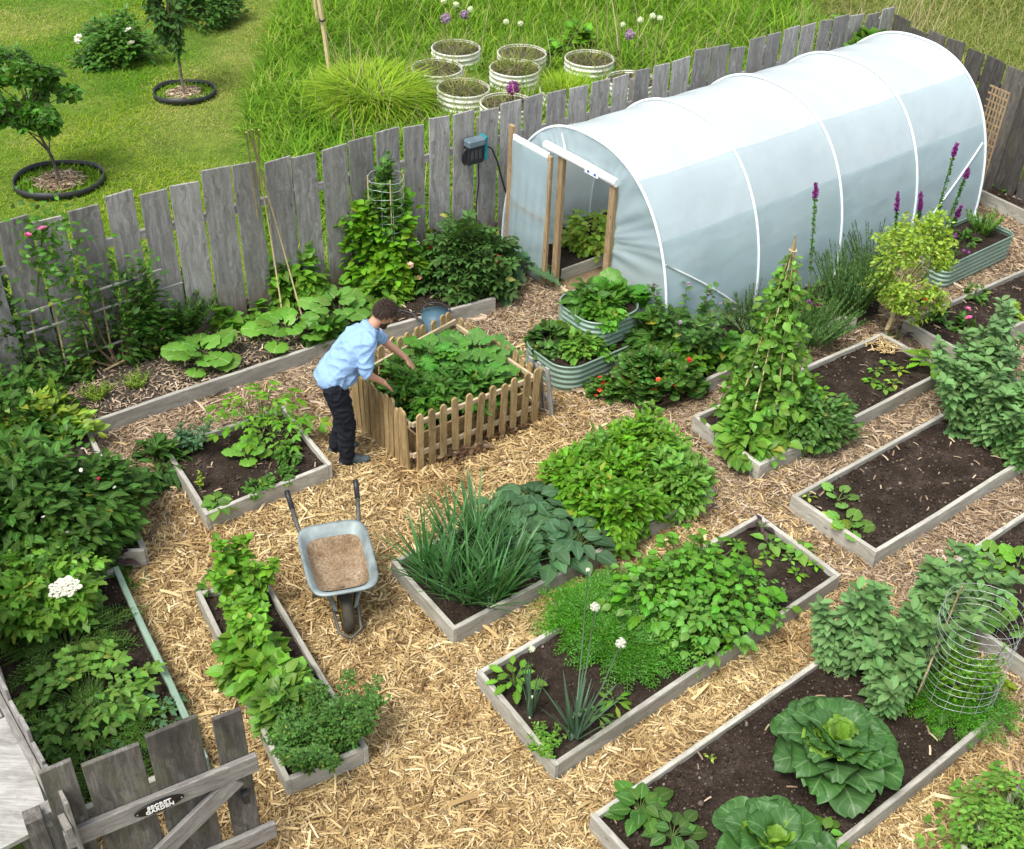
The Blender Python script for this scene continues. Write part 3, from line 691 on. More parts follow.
soil_sheet('soil', [(e2 @ BD - BACK_A @ BD) * BD + BACK_A - BN * .03, e2 + (-.01, .03), e3 + (-.02, .02), (e3 @ BD - BACK_A @ BD) * BD + BACK_A - BN * .03], .13, bb, 'soil', amp=.02, clods=500, straw=150, step=.05)
BEDS += [[BACK_A - BN * .0, e1, e2, e3, (e3 @ BD - BACK_A @ BD) * BD + BACK_A], [f0, cR, eL, e1]]
# greenhouse geometry
GH_F = np.array([6.19, 14.57]); GH_L = 5.85; GH_W = 2.95; GH_H = 2.08
GH_N = GH_F - AX * GH_L
ge = [G(x, y, .2) for x, y in ((702, 381), (737, 365), (787, 347), (841, 317), (857, 318))]
gb = thing('border_bed', 'flower border along the plastic tunnel edged with curving pale boards', 'garden border', (ge[0][0], ge[0][1], 0))
edging(gb, [ge[0], ge[1]]); edging(gb, [ge[1], ge[2]]); edging(gb, [ge[2], ge[3]]); edging(gb, [ge[3], ge[4]])
g0 = ge[0] - AX * .9 + NX * .02
edge_end = ge[4] + AX * .4
gq = [GH_N - NX * .02 - AX * .1, g0, edge_end, GH_N + AX * 4.0 - NX * .02]
soil_sheet('soil', gq, .12, gb, 'soil', clods=500, straw=200, step=.05)
BEDS.append(gq); BEDS.append([GH_N, GH_F, GH_F + NX * GH_W, GH_N + NX * GH_W])
rb0, rb1 = G(984, 191, .2), G(1024, 210, .2); rbd = (rb1 - rb0) / np.linalg.norm(rb1 - rb0)
rbp = [rb0 - rbd * .1, rb0 + rbd * 3.2]
rn = np.array([.86, .51])
rb = thing('border_bed', 'shaded soil border under the right hand fence behind one grey board', 'garden border', (rb0[0], rb0[1], 0)); edging(rb, rbp, mat='bed')
soil_sheet('soil', [rbp[0], rbp[1], rbp[1] + rn * .62, rbp[0] + rn * .62], .13, rb, 'soil', clods=300, straw=100, step=.05); BEDS.append([rbp[0], rbp[1], rbp[1] + rn, rbp[0] + rn])

# wood chips strewn over every path: uncountable
def chips():
    N = 1280000; P = np.column_stack([rng.uniform(-4.6, 8.6, N), rng.uniform(2.2, 15.6, N)])
    vis = np.abs(P[:, 0]) < P[:, 1] * .42 + 2.5
    P = P[vis]; P = P[inpoly(P, [tuple(g) for g in GARDEN])]
    for b in BEDS: P = P[~inpoly(P, [tuple(c) for c in b])]
    keep = rng.uniform(0, 1, len(P)) < np.clip(1.25 - (P[:, 1] - 4) * .055, .45, 1); P = P[keep]
    a, n = P @ AX, P @ NX
    old = np.clip(np.maximum((a - 6.2 - .5 * vnoise(P, 2.)) / 1.6, (n - 7.6) / 1.6), 0, .93)
    isold = rng.uniform(0, 1, len(P)) < old
    print('chips', len(P))
    for nm, sel, m_ in (('wood_chips', ~isold, 'chip'), ('weathered_wood_chips', isold, 'chip_old')):
        Q = P[sel]; k = len(Q); mb = MB()
        hump = .018 * np.clip(vnoise(Q, 5, 9), 0, 2)
        inst(mb, CHIP, np.column_stack([Q, rng.uniform(.002, .03, k) + hump]), rdir(k, -.32, .32), rng.gamma(2.6, .0175, k) + .018, up=rdir(k, .5, 1), wid=rng.uniform(.22, .85, k) )
        tag(mb.build(nm, M[m_]), 'loose ' + ('pale straw coloured' if m_ == 'chip' else 'brown weathered') + ' wood chips covering the paths', 'wood chips', kind='stuff')
chips()

# ------------------------------------------------------------------ fences
def fence(name, label, a, b, mat, step, wid, h0, dirn, seed, skip=None, tilt=.02, rails=True, both=(.35, 1.35), zt=None):
    r = random.Random(seed); a = np.asarray(a, float); b = np.asarray(b, float); L = np.linalg.norm(b - a); d = (b - a) / L; nn = np.array([-d[1], d[0]]) * dirn
    root = thing(name, label, 'fence', (a[0], a[1], 0)); s = 0.0
    while s < L - step * .4:
        wd = wid * r.uniform(.84, 1.05); h = (zt(s / L) if zt else h0) + r.uniform(-.05, .055); c = a + d * (s + step / 2) + nn * .03 * (1 if r.random() < .0 else 0)
        tl = r.uniform(-tilt, tilt); top = c + d * tl
        beam('board', (c[0], c[1], -.05), (top[0], top[1], h), wd, .022, mat, root, side=(d[0], d[1], 0), taper=r.uniform(-.05, .1), ends=r.uniform(-.025, .02), bev=.003); s += step
    for z in both:
        p, q = a + nn * .035, b + nn * .035; beam('rail', (p[0], p[1], z), (q[0], q[1], z), .09, .04, mat, root)
    k = 0
    while k * 2.4 < L:
        p = a + d * min(k * 2.4 + .2, L - .05) + nn * .1; beam('post', (p[0], p[1], -.05), (p[0], p[1], h0 - .15), .09, .09, mat, root, side=(d[0], d[1], 0)); k += 1
    return root
fence('board_fence', 'long weathered grey board fence along the back of the garden', BACK_A, BACK_B, M['fence'], .345, .315, 1.9, 1, 3, both=(.3, 1.45), zt=lambda f: 1.92)
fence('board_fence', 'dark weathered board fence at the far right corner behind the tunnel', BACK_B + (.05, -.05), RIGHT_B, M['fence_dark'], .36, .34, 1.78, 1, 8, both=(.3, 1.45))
lf0 = AN(.57, 4.55)
fence('board_fence', 'grey plank fence running away from the gate at the left edge', lf0, AN(.57, 9.9), M['gate_rail'], .2, .19, 1.42, 1, 5, tilt=.005, both=(.3, 1.2))

# ------------------------------------------------------------------ polytunnel
def arch(t, w=GH_W, h=GH_H, e=2.35):                                           # t 0..1 from right foot over the top to the left foot
    a = math.pi * t; c, s = math.cos(a), math.sin(a)
    return (w / 2 - math.copysign(abs(c) ** (2 / e), c) * w / 2, h * abs(s) ** (2 / e))
def GHP(v, u, z): p = GH_N + AX * v + NX * u; return (p[0], p[1], z)
def mat_film(name, col, thin, tl):
    m, nt, out = newmat(name); t = NT(nt); pos = t.n('ShaderNodeNewGeometry').outputs['Position']
    big = t.noise(pos, 1.3, 4, .6)
    c = t.ramp(big, [(.3, tuple(x * .9 for x in col)), (.7, col)])
    d = t.n('ShaderNodeBsdfPrincipled', ins={'Base Color': c, 'Roughness': .28, 'Specular IOR Level': .5})
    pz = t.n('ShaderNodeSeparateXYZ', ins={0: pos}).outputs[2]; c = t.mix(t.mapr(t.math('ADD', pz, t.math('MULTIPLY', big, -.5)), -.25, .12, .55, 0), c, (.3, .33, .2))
    wr = t.math('ADD', t.noise(t.vmul(pos, (1, 1, 2)), 1.6, 2, .45), t.math('MULTIPLY', t.noise(t.vmul(pos, (5, 5, .8)), 1.2, 2, .5), .25))
    bp = t.bump(wr, .45, .06); t.link(bp, d.inputs['Normal'])
    tr = t.n('ShaderNodeBsdfTranslucent', ins={0: c}); tp = t.n('ShaderNodeBsdfTransparent', ins={0: (.93, .97, .97, 1)})
    m1 = t.n('ShaderNodeMixShader', ins={0: tl, 1: d.outputs[0], 2: tr.outputs[0]})
    m2 = t.n('ShaderNodeMixShader', ins={0: thin, 1: m1.outputs[0], 2: tp.outputs[0]})
    t.link(m2.outputs[0], out.inputs[0]); return m
M['film_roof'] = mat_film('tunnel_film_lit_roof', (.8, .87, .89), .08, .42)  # light on the top of the film is painted in as a brighter tone
M['film_side'] = mat_film('tunnel_film_shaded_side', (.62, .79, .84), .18, .5)  # same film, with shade and sky tint put into the side colour
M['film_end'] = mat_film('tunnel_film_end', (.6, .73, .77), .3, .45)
M['hoop'] = mat_plain('white_hoop_tape', (.74, .8, .82), .4, 0, .03)
M['white_pvc'] = mat_plain('white_plastic', (.75, .77, .76), .4, 0, .08)
gh = thing('polytunnel', 'long arched greenhouse covered in milky white plastic film with open doorway', 'greenhouse', (*GH_N, 0))
NB = 4; BAY = GH_L / NB; NT_ = 64
def film_grid(t0, t1, mat, name='film'):
    mb = MB(); nv = 80; ts = np.linspace(t0, t1, int(NT_ * (t1 - t0)) + 1); V = []
    for i in range(nv + 1):
        v = GH_L * i / nv; ph = (v % BAY) / BAY; sag = math.sin(math.pi * ph) ** .8 if 0 < v < GH_L else 0
        for t in ts:
            u, z = arch(t); cu = GH_W / 2; f = 1 - .014 * sag * math.sin(math.pi * t) ** .5 + .003 * math.sin(v * 9 + t * 20) * sag
            V.append(GHP(v, cu + (u - cu) * f, z * f))
    nt_ = len(ts); i = np.arange(nv)[:, None] * nt_ + np.arange(nt_ - 1)[None]
    mb.add(V, np.stack([i, i + 1, i + nt_ + 1, i + nt_], -1).reshape(-1, 4)); return mb.build(name, mat, gh)
film_grid(.0, .2, M['film_side'], 'side_film'); film_grid(.2, .34, mat_film('tunnel_film_half_shaded', (.71, .83, .87), .12, .46), 'shoulder_film'); film_grid(.34, 1., M['film_roof'], 'roof_film')  # painted tone bands grade one film from shaded side to lit roof
for k in range(NB + 1):
    mb = MB(); v = min(max(k * BAY, .0), GH_L); mb.tube([GHP(v, (u - GH_W / 2) * 1.006 + GH_W / 2, z * 1.006 + .004) for u, z in [arch(t) for t in np.linspace(0, 1, 60)]], .016, 8); mb.build('hoop', M['hoop'], gh)
for t in (.2, .34, .5, .66):
    mb = MB(); u, z = arch(t); c = GH_W / 2; mb.tube([GHP(v, c + (u - c) * .95, z * .95) for v in np.linspace(.02, GH_L - .02, 12)], .008, 6); mb.build('purlin', M['white_pvc'], gh)
for va, vb in ((0.03, BAY - .05), (GH_L - .05, GH_L - BAY + .05)):
    mb = MB(); c = GH_W / 2; mb.tube([GHP(va + (vb - va) * s, c + (arch(.155 * (1 - s) + .002)[0] - c) * .995 - .012, arch(.155 * (1 - s) + .002)[1] * .995) for s in np.linspace(0, 1, 9)], .012, 6); mb.build('brace', M['white_pvc'], gh)
for uu in (-.03, GH_W + .03): beam('base_rail', GHP(0, uu, .06), GHP(GH_L, uu, .06), .1, .03, M['bed'], gh)
# end walls: the far one closed, the near one with a doorway
D0, D1, DH = .98, 1.86, 1.72
def end_wall(v, door, name):
    mb = MB(); nr = 26; nt2 = 150; V = []
    for i in range(nt2 + 1):
        t = i / nt2; u, z = arch(t); c = GH_W / 2
        if door:
            if u < D0: iu, iz = D0, min(z * .98, DH) if z < DH else DH
            elif u > D1: iu, iz = D1, min(z * .98, DH)
            else: iu, iz = u, DH
            a = math.atan2(z - DH * .5, u - (D0 + D1) / 2)
            # nearest point on the door frame along the ray from its middle
            cx, cz = (D0 + D1) / 2, DH * .5; dx, dz = u - cx, z - cz
            k = min((D1 - cx) / abs(dx) if abs(dx) > 1e-6 else 9, (DH - cz) / abs(dz) if abs(dz) > 1e-6 else 9, 1.); iu, iz = cx + dx * k, cz + dz * k
        else: iu, iz = c, .6
        for j in range(nr + 1):
            s = j / nr; pu, pz = iu + (u - iu) * s, iz + (z - iz) * s
            wr = .016 * math.sin(t * 190 + 3 * math.sin(t * 31)) * (s ** .7) * (1 - s * .6) + .01 * math.sin(t * 77 + s * 3)
            V.append(GHP(v + wr * (1 if door else .3), pu, pz))
    i = np.arange(nt2)[:, None] * (nr + 1) + np.arange(nr)[None]
    mb.add(V, np.stack([i, i + 1, i + nr + 2, i + nr + 1], -1).reshape(-1, 4)); mb.build(name, M['film_end'], gh)
end_wall(0.0, True, 'end_film'); end_wall(GH_L, False, 'end_film')
for u in (D0, D1): beam('door_post', GHP(-.03, u, 0), GHP(-.03, u, DH + .02), .09, .06, M['post'], gh, side=tuple(NX) + (0,), bev=.006)
mb = MB(); mb.tube([GHP(-.05, D0 - .06, DH + .04), GHP(-.055, (D0 + D1) / 2, DH + .05), GHP(-.05, D1 + .28, DH + .04)], .05, 10); mb.build('rolled_film', M['white_pvc'], gh)
beam('threshold', GHP(-.03, D0, .04), GHP(-.03, D1, .04), .08, .05, M['rail'], gh)
mb = MB(); mb.tube([GHP(-.02, 1.82, DH + .06), GHP(.0, 1.95, 2.0)], .012, 6); mb.build('tie', M['white_pvc'], gh)
# printed sticker on the roll
mb = MB(); mb.box(GHP(-.104, 1.28, DH + .035), NX.tolist() + [0] and np.append(NX * .11, 0), np.append(AX * .002, 0), (0, 0, .03)); mb.build('sticker', mat_plain('sticker_white', (.8, .82, .85), .4, 0, .02), gh)
mb = MB()
for k, cx in enumerate((1.22, 1.33)): mb.box(GHP(-.107, cx, DH + .035), np.append(NX * .018, 0), np.append(AX * .002, 0), (0, 0, .014))
mb.build('sticker_mark', mat_plain('sticker_blue', (.05, .12, .4), .4, 0, .05), gh)
# door leaf, standing open flat beside the doorway
dl = thing('tunnel_door', 'open plastic covered door leaf with timber stiles left of the tunnel doorway', 'door', GHP(-.12, D1 + .06, 0))
E0, E1 = D1 + .1, D1 + .82
beam('stile', GHP(-.12, E1, .02), GHP(-.12, E1, DH + .1), .08, .05, M['post'], dl, side=tuple(NX) + (0,)); beam('stile', GHP(-.12, E0, .04), GHP(-.12, E0, DH - .02), .06, .045, M['post'], dl, side=tuple(NX) + (0,))
for z in (.06, .86, DH - .03): beam('cross_rail', GHP(-.12, E0 + .03, z), GHP(-.12, E1 - .04, z), .07, .03, M['post'] if z < 1.5 else M['white_pvc'], dl)
mb = MB(); g = np.linspace(0, 1, 25); V = [GHP(-.142 + .008 * math.sin(s * 30 + q * 5) * math.sin(q * 3.14), E0 + (E1 - E0) * s, .05 + (DH - .1) * q) for q in g for s in g]
i = np.arange(24)[:, None] * 25 + np.arange(24)[None]; mb.add(V, np.stack([i, i + 1, i + 26, i + 25], -1).reshape(-1, 4)); mb.build('film', M['film_end'], dl)
# inside: soil beds and crops
for nm, u0, u1 in (('right', .1, .95), ('left', 1.95, GH_W - .1)):
    rt = thing('tunnel_bed', 'soil bed inside the plastic tunnel on the %s of its path' % nm, 'garden bed', GHP(2, u0, 0)); beam('edging_board', GHP(.15, u1 if nm == 'right' else u0, .08), GHP(5.7, u1 if nm == 'right' else u0, .08), .16, .03, M['bed'], rt)
    soil_sheet('soil', [GHP(.15, u0, 0)[:2], GHP(.15, u1, 0)[:2], GHP(5.7, u1, 0)[:2], GHP(5.7, u0, 0)[:2]], .12, rt, 'soil', step=.12, clods=50)
# ------------------------------------------------------------------ gate with its carved sign
GD = np.array([math.cos(R(31)), math.sin(R(31))]); GQ = np.array([-2.51, 3.96]); GO = np.array([GD[1], -GD[0]])   # GO points out of the garden, to the viewer
def GT(u, o, z): p = GQ + GD * u + GO * o; return (p[0], p[1], z)
gate = thing('garden_gate', 'weathered grey board gate with diagonal brace and a black oval sign', 'gate', GT(.55, 0, 0))
for u0, u1, z, e in ((-.05, .13, 1.65, .01), (.17, .5, 1.57, .0), (.54, .85, 1.61, .01), (.93, 1.11, 1.53, .0)):
    uc = (u0 + u1) / 2; beam('board', GT(uc, -.03, .12), GT(uc, -.03, z), u1 - u0, .03, M['gate'], gate, side=tuple(GD) + (0,), bev=.004, ends=e)
beam('cross_rail', GT(-.03, .008, 1.03), GT(1.15, .008, 1.03), .155, .04, M['gate_rail'], gate, bev=.005)
beam('cross_rail', GT(-.03, .008, .28), GT(1.2, .008, .28), .15, .04, M['gate_rail'], gate, bev=.005)
beam('diagonal_brace', GT(.26, .0065, .38), GT(1.0, .0065, .94), .14, .036, M['gate_rail'], gate, bev=.004)
sg = thing('sign', 'black pointed oval sign with raised white letters on the gate rail', 'sign', GT(.52, .03, 1.03)); 
mb = MB(); pts = []; n_ = 40
for i in range(n_):
    a = 2 * math.pi * i / n_; x = .152 * math.copysign(abs(math.cos(a)) ** 1.0, math.cos(a)); z = .052 * abs(math.sin(a)) ** 1.25 * (1 if math.sin(a) > 0 else -1); pts.append((x, z))
V = [GT(.52 + x, .031, 1.03 + z) for x, z in pts] + [GT(.52 + x, .040, 1.03 + z) for x, z in pts]
mb.add(V, [[i, (i + 1) % n_, n_ + (i + 1) % n_, n_ + i] for i in range(n_)]); mb.addF([list(range(n_, 2 * n_))[::-1], list(range(n_))], 0, False, 0)
pl = fix_normals(mb.build('plate', mat_plain('sign_black', (.012, .012, .013), .45, .2, .1), sg))
M['letter'] = mat_plain('sign_letter_white', (.85, .84, .8), .5, 0, .06, 30)
LET = []
for txt, dz, sz in (('SECRET', .0055, .0385), ('GARDEN', -.0325, .0385)):
    cu = bpy.data.curves.new('lettering', 'FONT'); cu.body = txt; cu.size = sz * 1.08; cu.align_x = 'CENTER'; cu.extrude = .0015; cu.space_character = 1.05; cu.offset = .0016; cu.materials.append(M['letter'])
    t_ = bpy.data.objects.new('lettering', cu); COL.objects.link(t_); t_.parent = sg
    X = Vector((GD[0], GD[1], 0)); Z = Vector((GO[0], GO[1], 0)); Y = Z.cross(X); m4 = Matrix((X, Y, Z)).transposed().to_4x4(); m4.translation = Vector(GT(.52, .0425, 1.03 + dz)) - sg.location; t_.matrix_local = m4; LET.append(t_)
dg_ = bpy.context.evaluated_depsgraph_get()
for t_ in LET:
    me_ = bpy.data.meshes.new_from_object(t_.evaluated_get(dg_)); o_ = bpy.data.objects.new('letters', me_); COL.objects.link(o_); o_.parent = sg; o_.matrix_local = t_.matrix_local.copy(); bpy.data.objects.remove(t_)
for x in (-.135, .135):
    mb = MB(); mb.tube([GT(.52 + x, .038, 1.03), GT(.52 + x, .044, 1.03)], .005, 8); mb.build('screw', M['wire'], sg)
mb = MB(); mb.box(GT(1.04, .012, .74), np.append(GD * .022, 0), np.append(GO * .025, 0), (0, 0, .05), bev=.005); mb.build('latch', M['black'], gate)
beam('gate_post', GT(-.15, -.03, 0), GT(-.15, -.03, 1.32), .1, .1, M['gate'], None, side=tuple(GD) + (0,)); tag(bpy.data.objects['gate_post'], 'dark square timber post at the hinge side of the gate', 'post')
# pale flaking boards at the left, outside the plank fence
wp = thing('board_platform', 'flaking white painted board top beside the gate at the left edge', 'platform', (-3.1, 4.4, 0))
wa, wb_, wc, wd = G(13, 713, 1.2), G(52, 822, 1.2), G(14, 851, 1.2), G(-60, 700, 1.2)
def slab(root, name, q, z0, z1, m_):
    mb = MB(); V = [(*p, z0) for p in q] + [(*p, z1) for p in q]; n = len(q); mb.add(V, [[i, (i + 1) % n, n + (i + 1) % n, n + i] for i in range(n)], smooth=False); mb.addF([list(range(n))[::-1], list(range(n, 2 * n))], 0, False, 0)
    return fix_normals(mb.build(name, m_, root))
wl = wb_ - AX * 1.6
slab(wp, 'board', [wb_, wa, wa - AX * 1.4, wb_ - AX * 1.4], 1.165, 1.2, M['flaky'])
slab(wp, 'board', [wa + (-.0, .01) - AX * .07, wa + NX * .6 - AX * .07, wa + NX * .6 - AX * 1.4, wa - AX * 1.4 + (0, .01)], 1.172, 1.207, M['flaky'])
for p in (wb_ - AX * .12 + NX * .1, wa + NX * .45 - AX * .2, wb_ - AX * 1.2 + NX * .1, wa + NX * .45 - AX * 1.2): beam('leg', (p[0], p[1], 0), (p[0], p[1], 1.165), .08, .08, M['gate'], wp, side=(1, 0, 0))
bush('marigold', 'small orange and yellow flowers at the foot of the gate hinge', 'flower', GT(-.02, .3, 0)[:2], .75, .1, .16, 60, LEAF_N, .06, 'l_mid', clumps=5, fl=[('flower', 'f_orange', 2, .075, FLOWER), ('flower', 'f_yellow', 2, .05, FLOWER)])
fpot = thing('flower_pot', 'orange plastic pot standing on a post stub at the gate hinge', 'pot', (*GT(-.02, .3, 0)[:2], 0))
mb = MB(); c = GT(-.02, .3, 0); mb.tube([(c[0], c[1], .6), (c[0], c[1], .76)], [.06, .085], 14); mb.build('pot', mat_plain('orange_plastic', (.7, .16, .02), .4), fpot)
beam('post_stub', (c[0], c[1], 0), (c[0], c[1], .6), .09, .09, M['gate'], fpot, side=(1, 0, 0))

# ------------------------------------------------------------------ picket enclosure
PF, PL, PR, PB = [G(x, y, .66) for x, y in ((411, 418), (353, 368), (541, 368), (456, 312))]
pen = thing('picket_enclosure', 'low wooden picket enclosure around dense green crops in front of the man', 'enclosure', (*PF, 0))
def picket(root, p, h, d, lean=(0, 0), w=.07, mat='picket', z0=0.):
    w2 = w / 2; t = .011; nrm = np.array([-d[1], d[0]]); pr = [(-w2, 0), (w2, 0), (w2, h - w2)] + [(w2 * math.cos(a), h - w2 + w2 * math.sin(a) * 1.1) for a in np.linspace(.3, math.pi - .3, 6)] + [(-w2, h - w2)]
    # local X along the grain (height)
    k = len(pr); bm = bmesh.new(); f = [bm.verts.new((b - h / 2, a, -t)) for a, b in pr]; g_ = [bm.verts.new((b - h / 2, a, t)) for a, b in pr]
    bm.faces.new(f[::-1]); bm.faces.new(g_)
    for i in range(k): bm.faces.new((f[i], f[(i + 1) % k], g_[(i + 1) % k], g_[i]))
    bmesh.ops.recalc_face_normals(bm, faces=bm.faces); me = bpy.data.meshes.new('picket'); bm.to_mesh(me); bm.free(); me.materials.append(M[mat])
    o = bpy.data.objects.new('picket', me); COL.objects.link(o); o.parent = root
    X = Vector((lean[0], lean[1], 1)).normalized(); Y = Vector((d[0], d[1], 0)); Y = (Y - X * Y.dot(X)).normalized(); Z = X.cross(Y); m4 = Matrix((X, Y, Z)).transposed().to_4x4()
    m4.translation = Vector((p[0], p[1], z0)) + X * h / 2 - root.location; o.matrix_local = m4
def picket_side(root, a, b, n, h, out, insideview=False, hv=.03, skip=()):
    d = (b - a) / np.linalg.norm(b - a); L = np.linalg.norm(b - a); o = np.array([-d[1], d[0]]); o = o if o @ out > 0 else -o
    for i in range(n):
        if i in skip: continue
        p = a + d * (L * (i + .5) / n + random.uniform(-.008, .008)) + o * .025; picket(root, p, h + random.uniform(-hv, hv), d, (random.uniform(-.03, .03) + o[0] * .02, random.uniform(-.03, .03) + o[1] * .02))
    for z in (.2, h - .13): beam('rail', (*(a + d * .01), z), (*(b - d * .01), z), .055, .028, M['rail'], root)
cen = (PF + PL + PR + PB) / 4
picket_side(pen, PF, PR, 11, .7, PF - PL); picket_side(pen, PL, PF, 12, .7, PF - PR); picket_side(pen, PB, PL, 12, .68, PL - PF); picket_side(pen, PR, PB, 11, .62, PR - PF)
def shrink(q, s): c = sum(q) / len(q); return [c + (p - c) * s for p in q]
iq = shrink([PL, PF, PR, PB], .86)
for k in range(4): a, b = iq[k], iq[(k + 1) % 4]; beam('inner_board', (*a, .19), (*b, .19), .36, .025, M['picket'], pen)
soil_sheet('soil', shrink([PL, PF, PR, PB], .84), .34, pen, 'soil', clods=80)
BEDS.append([PL, PF, PR, PB])
# spare white panel leaning on the enclosure corner
sp = thing('leaning_panel', 'narrow pale wooden frame leaning at the right corner of the picket enclosure', 'panel', (*PR, 0))
s0 = PR + (.06, -.02); sd_ = (PB - PR) / np.linalg.norm(PB - PR)
for k in range(3):
    p = s0 + sd_ * (.02 + .12 * k) + AX * (.12); q = s0 + sd_ * (.02 + .12 * k) + AX * .02
    beam('slat', (p[0], p[1], 0), (q[0], q[1], .66), .06, .02, M['flaky'], sp, side=tuple(sd_) + (0,))
for z in (.2, .55): f = z / .66; p = s0 + AX * (.12 - .1 * f + .03); beam('rail', (*p, z), (*(p + sd_ * .34), z), .05, .022, M['flaky'], sp)

# ------------------------------------------------------------------ wheelbarrow
def barrow():
    B = (G(298, 530, .55) + G(362, 519, .55)) / 2; Fp = (G(375, 577, .55) + G(316, 600, .55)) / 2; d = (Fp - B) / np.linalg.norm(Fp - B); s = np.array([-d[1], d[0]])
    o0 = B; root = thing('wheelbarrow', 'grey metal wheelbarrow with dried mud in its tray', 'wheelbarrow', (*o0, 0))
    P = lambda x, y, z: (*(o0 + d * x + s * y), z)
    met = mat_plain('barrow_grey_metal', (.22, .26, .255), .55, .3, .35, 6, .15); dkm = mat_plain('barrow_dark_tube', (.1, .1, .09), .6, .3, .3, 20, .2); rust = mat_soil('dried_mud', (.27, .18, .1), (.48, .35, .22), (.62, .48, .33))
    # tray: rounded rectangular rings from rim to floor
    def ring(x0, x1, w0, w1, z0, z1, r, n=44):
        out = []
        for i in range(n):
            a = 2 * math.pi * i / n; c, s_ = math.cos(a), math.sin(a); e = 2 / 5.; X = math.copysign(abs(c) ** e, c); Y = math.copysign(abs(s_) ** e, s_)
            t = (X + 1) / 2; out.append(P(x0 + (x1 - x0) * t, Y * (w0 + (w1 - w0) * t) / 2, z0 + (z1 - z0) * t))
        return out
    L = .78; rings = [ring(-.055, L + .055, .60, .57, .515, .545, 0), ring(-.05, L + .05, .60, .565, .53, .56, 0), ring(-.02, L + .02, .55, .51, .53, .56, 0), ring(.06, L - .1, .43, .40, .40, .44, 0), ring(.11, L - .19, .36, .34, .31, .35, 0), ring(.13, L - .21, .32, .31, .30, .34, 0)]
    mb = MB(); n = 44; V = [v for r_ in rings for v in r_]; F = [[k * n + i, k * n + (i + 1) % n, (k + 1) * n + (i + 1) % n, (k + 1) * n + i] for k in range(len(rings) - 1) for i in range(n)]
    mb.add(V, F); mb.addF([list(range(5 * n, 6 * n))], 0, True, 0); tr = mb.build('tray', met, root); m_ = tr.modifiers.new('solid', 'SOLIDIFY'); m_.thickness = .004
    # mud film lining the floor and lower walls
    lin = [ring(.035, L - .07, .47, .44, .44, .475, 0), ring(.075, L - .13, .405, .375, .375, .41, 0), ring(.12, L - .2, .34, .325, .325, .36, 0), ring(.25, L - .33, .15, .15, .325, .36, 0)]
    mb = MB(); V = np.array([v for r_ in lin for v in r_]); V[n:, 2] += rng.normal(.004, .002, len(V) - n); V[:, 2] += .005; mb.add(V, [f for f in F if max(f) < 4 * n]); mb.addF([list(range(3 * n, 4 * n))], 0, True, 0); mud = mb.build('dried_mud', rust, root)
    for sg_ in (-1, 1):
        mb = MB(); mb.tube([P(-.3, sg_ * .285, .55), P(-.12, sg_ * .26, .46), P(.02, sg_ * .2, .32), P(.4, sg_ * .14, .26), P(L - .15, sg_ * .085, .2), P(L - .1, sg_ * .08, .19)], .019, 8); mb.build('handle', dkm, root)
        mb = MB(); mb.tube([P(-.46, sg_ * .3, .6), P(-.28, sg_ * .282, .546)], .024, 8); mb.build('grip', M['black'], root)
        mb = MB(); mb.tube([P(.2, sg_ * .19, .3), P(.14, sg_ * .23, .02), P(.3, sg_ * .23, .01), P(.36, sg_ * .18, .27)], .013, 8); mb.build('leg', met, root)
        mb = MB(); mb.tube([P(L - .12, sg_ * .15, .44), P(L - .1, sg_ * .11, .36), P(L - .12, sg_ * .08, .2)], .018, 8); mb.build('strut', met, root)
    wx = L - .12; tyre = MB(); nn = 30; mm = 8; V = []
    for i in range(nn):
        a = 2 * math.pi * i / nn
        for j in range(mm):
            b = 2 * math.pi * j / mm; rr = .16 + .04 * math.cos(b); V.append(P(wx + rr * math.cos(a), .05 * math.sin(b), .195 + rr * math.sin(a)))
    tyre.add(V, [[i * mm + j, i * mm + (j + 1) % mm, ((i + 1) % nn) * mm + (j + 1) % mm, ((i + 1) % nn) * mm + j] for i in range(nn) for j in range(mm)])
    wh = thing('wheel', None, None, (0, 0, 0)); wh.parent = root
    t_ = tyre.build('tyre', mat_plain('muddy_tyre', (.05, .042, .03), .85, 0, .4, 14, .3), root); t_.parent = wh
    mb = MB(); mb.tube([P(wx, -.035, .195), P(wx, .035, .195)], .137, 24); mb.tube([P(wx, -.08, .195), P(wx, .08, .195)], .014, 8); r2 = mb.build('rim', mat_plain('yellow_rim', (.55, .4, .03), .55, .1, .3, 10), root); r2.parent = wh
    mb = MB(); mb.tube([P(L - .12, -.1, .22), P(L + .08, -.09, .15), P(L + .13, 0, .11), P(L + .08, .09, .15), P(L - .12, .1, .22)], .013, 8); mb.build('front_loop', dkm, root)
barrow()

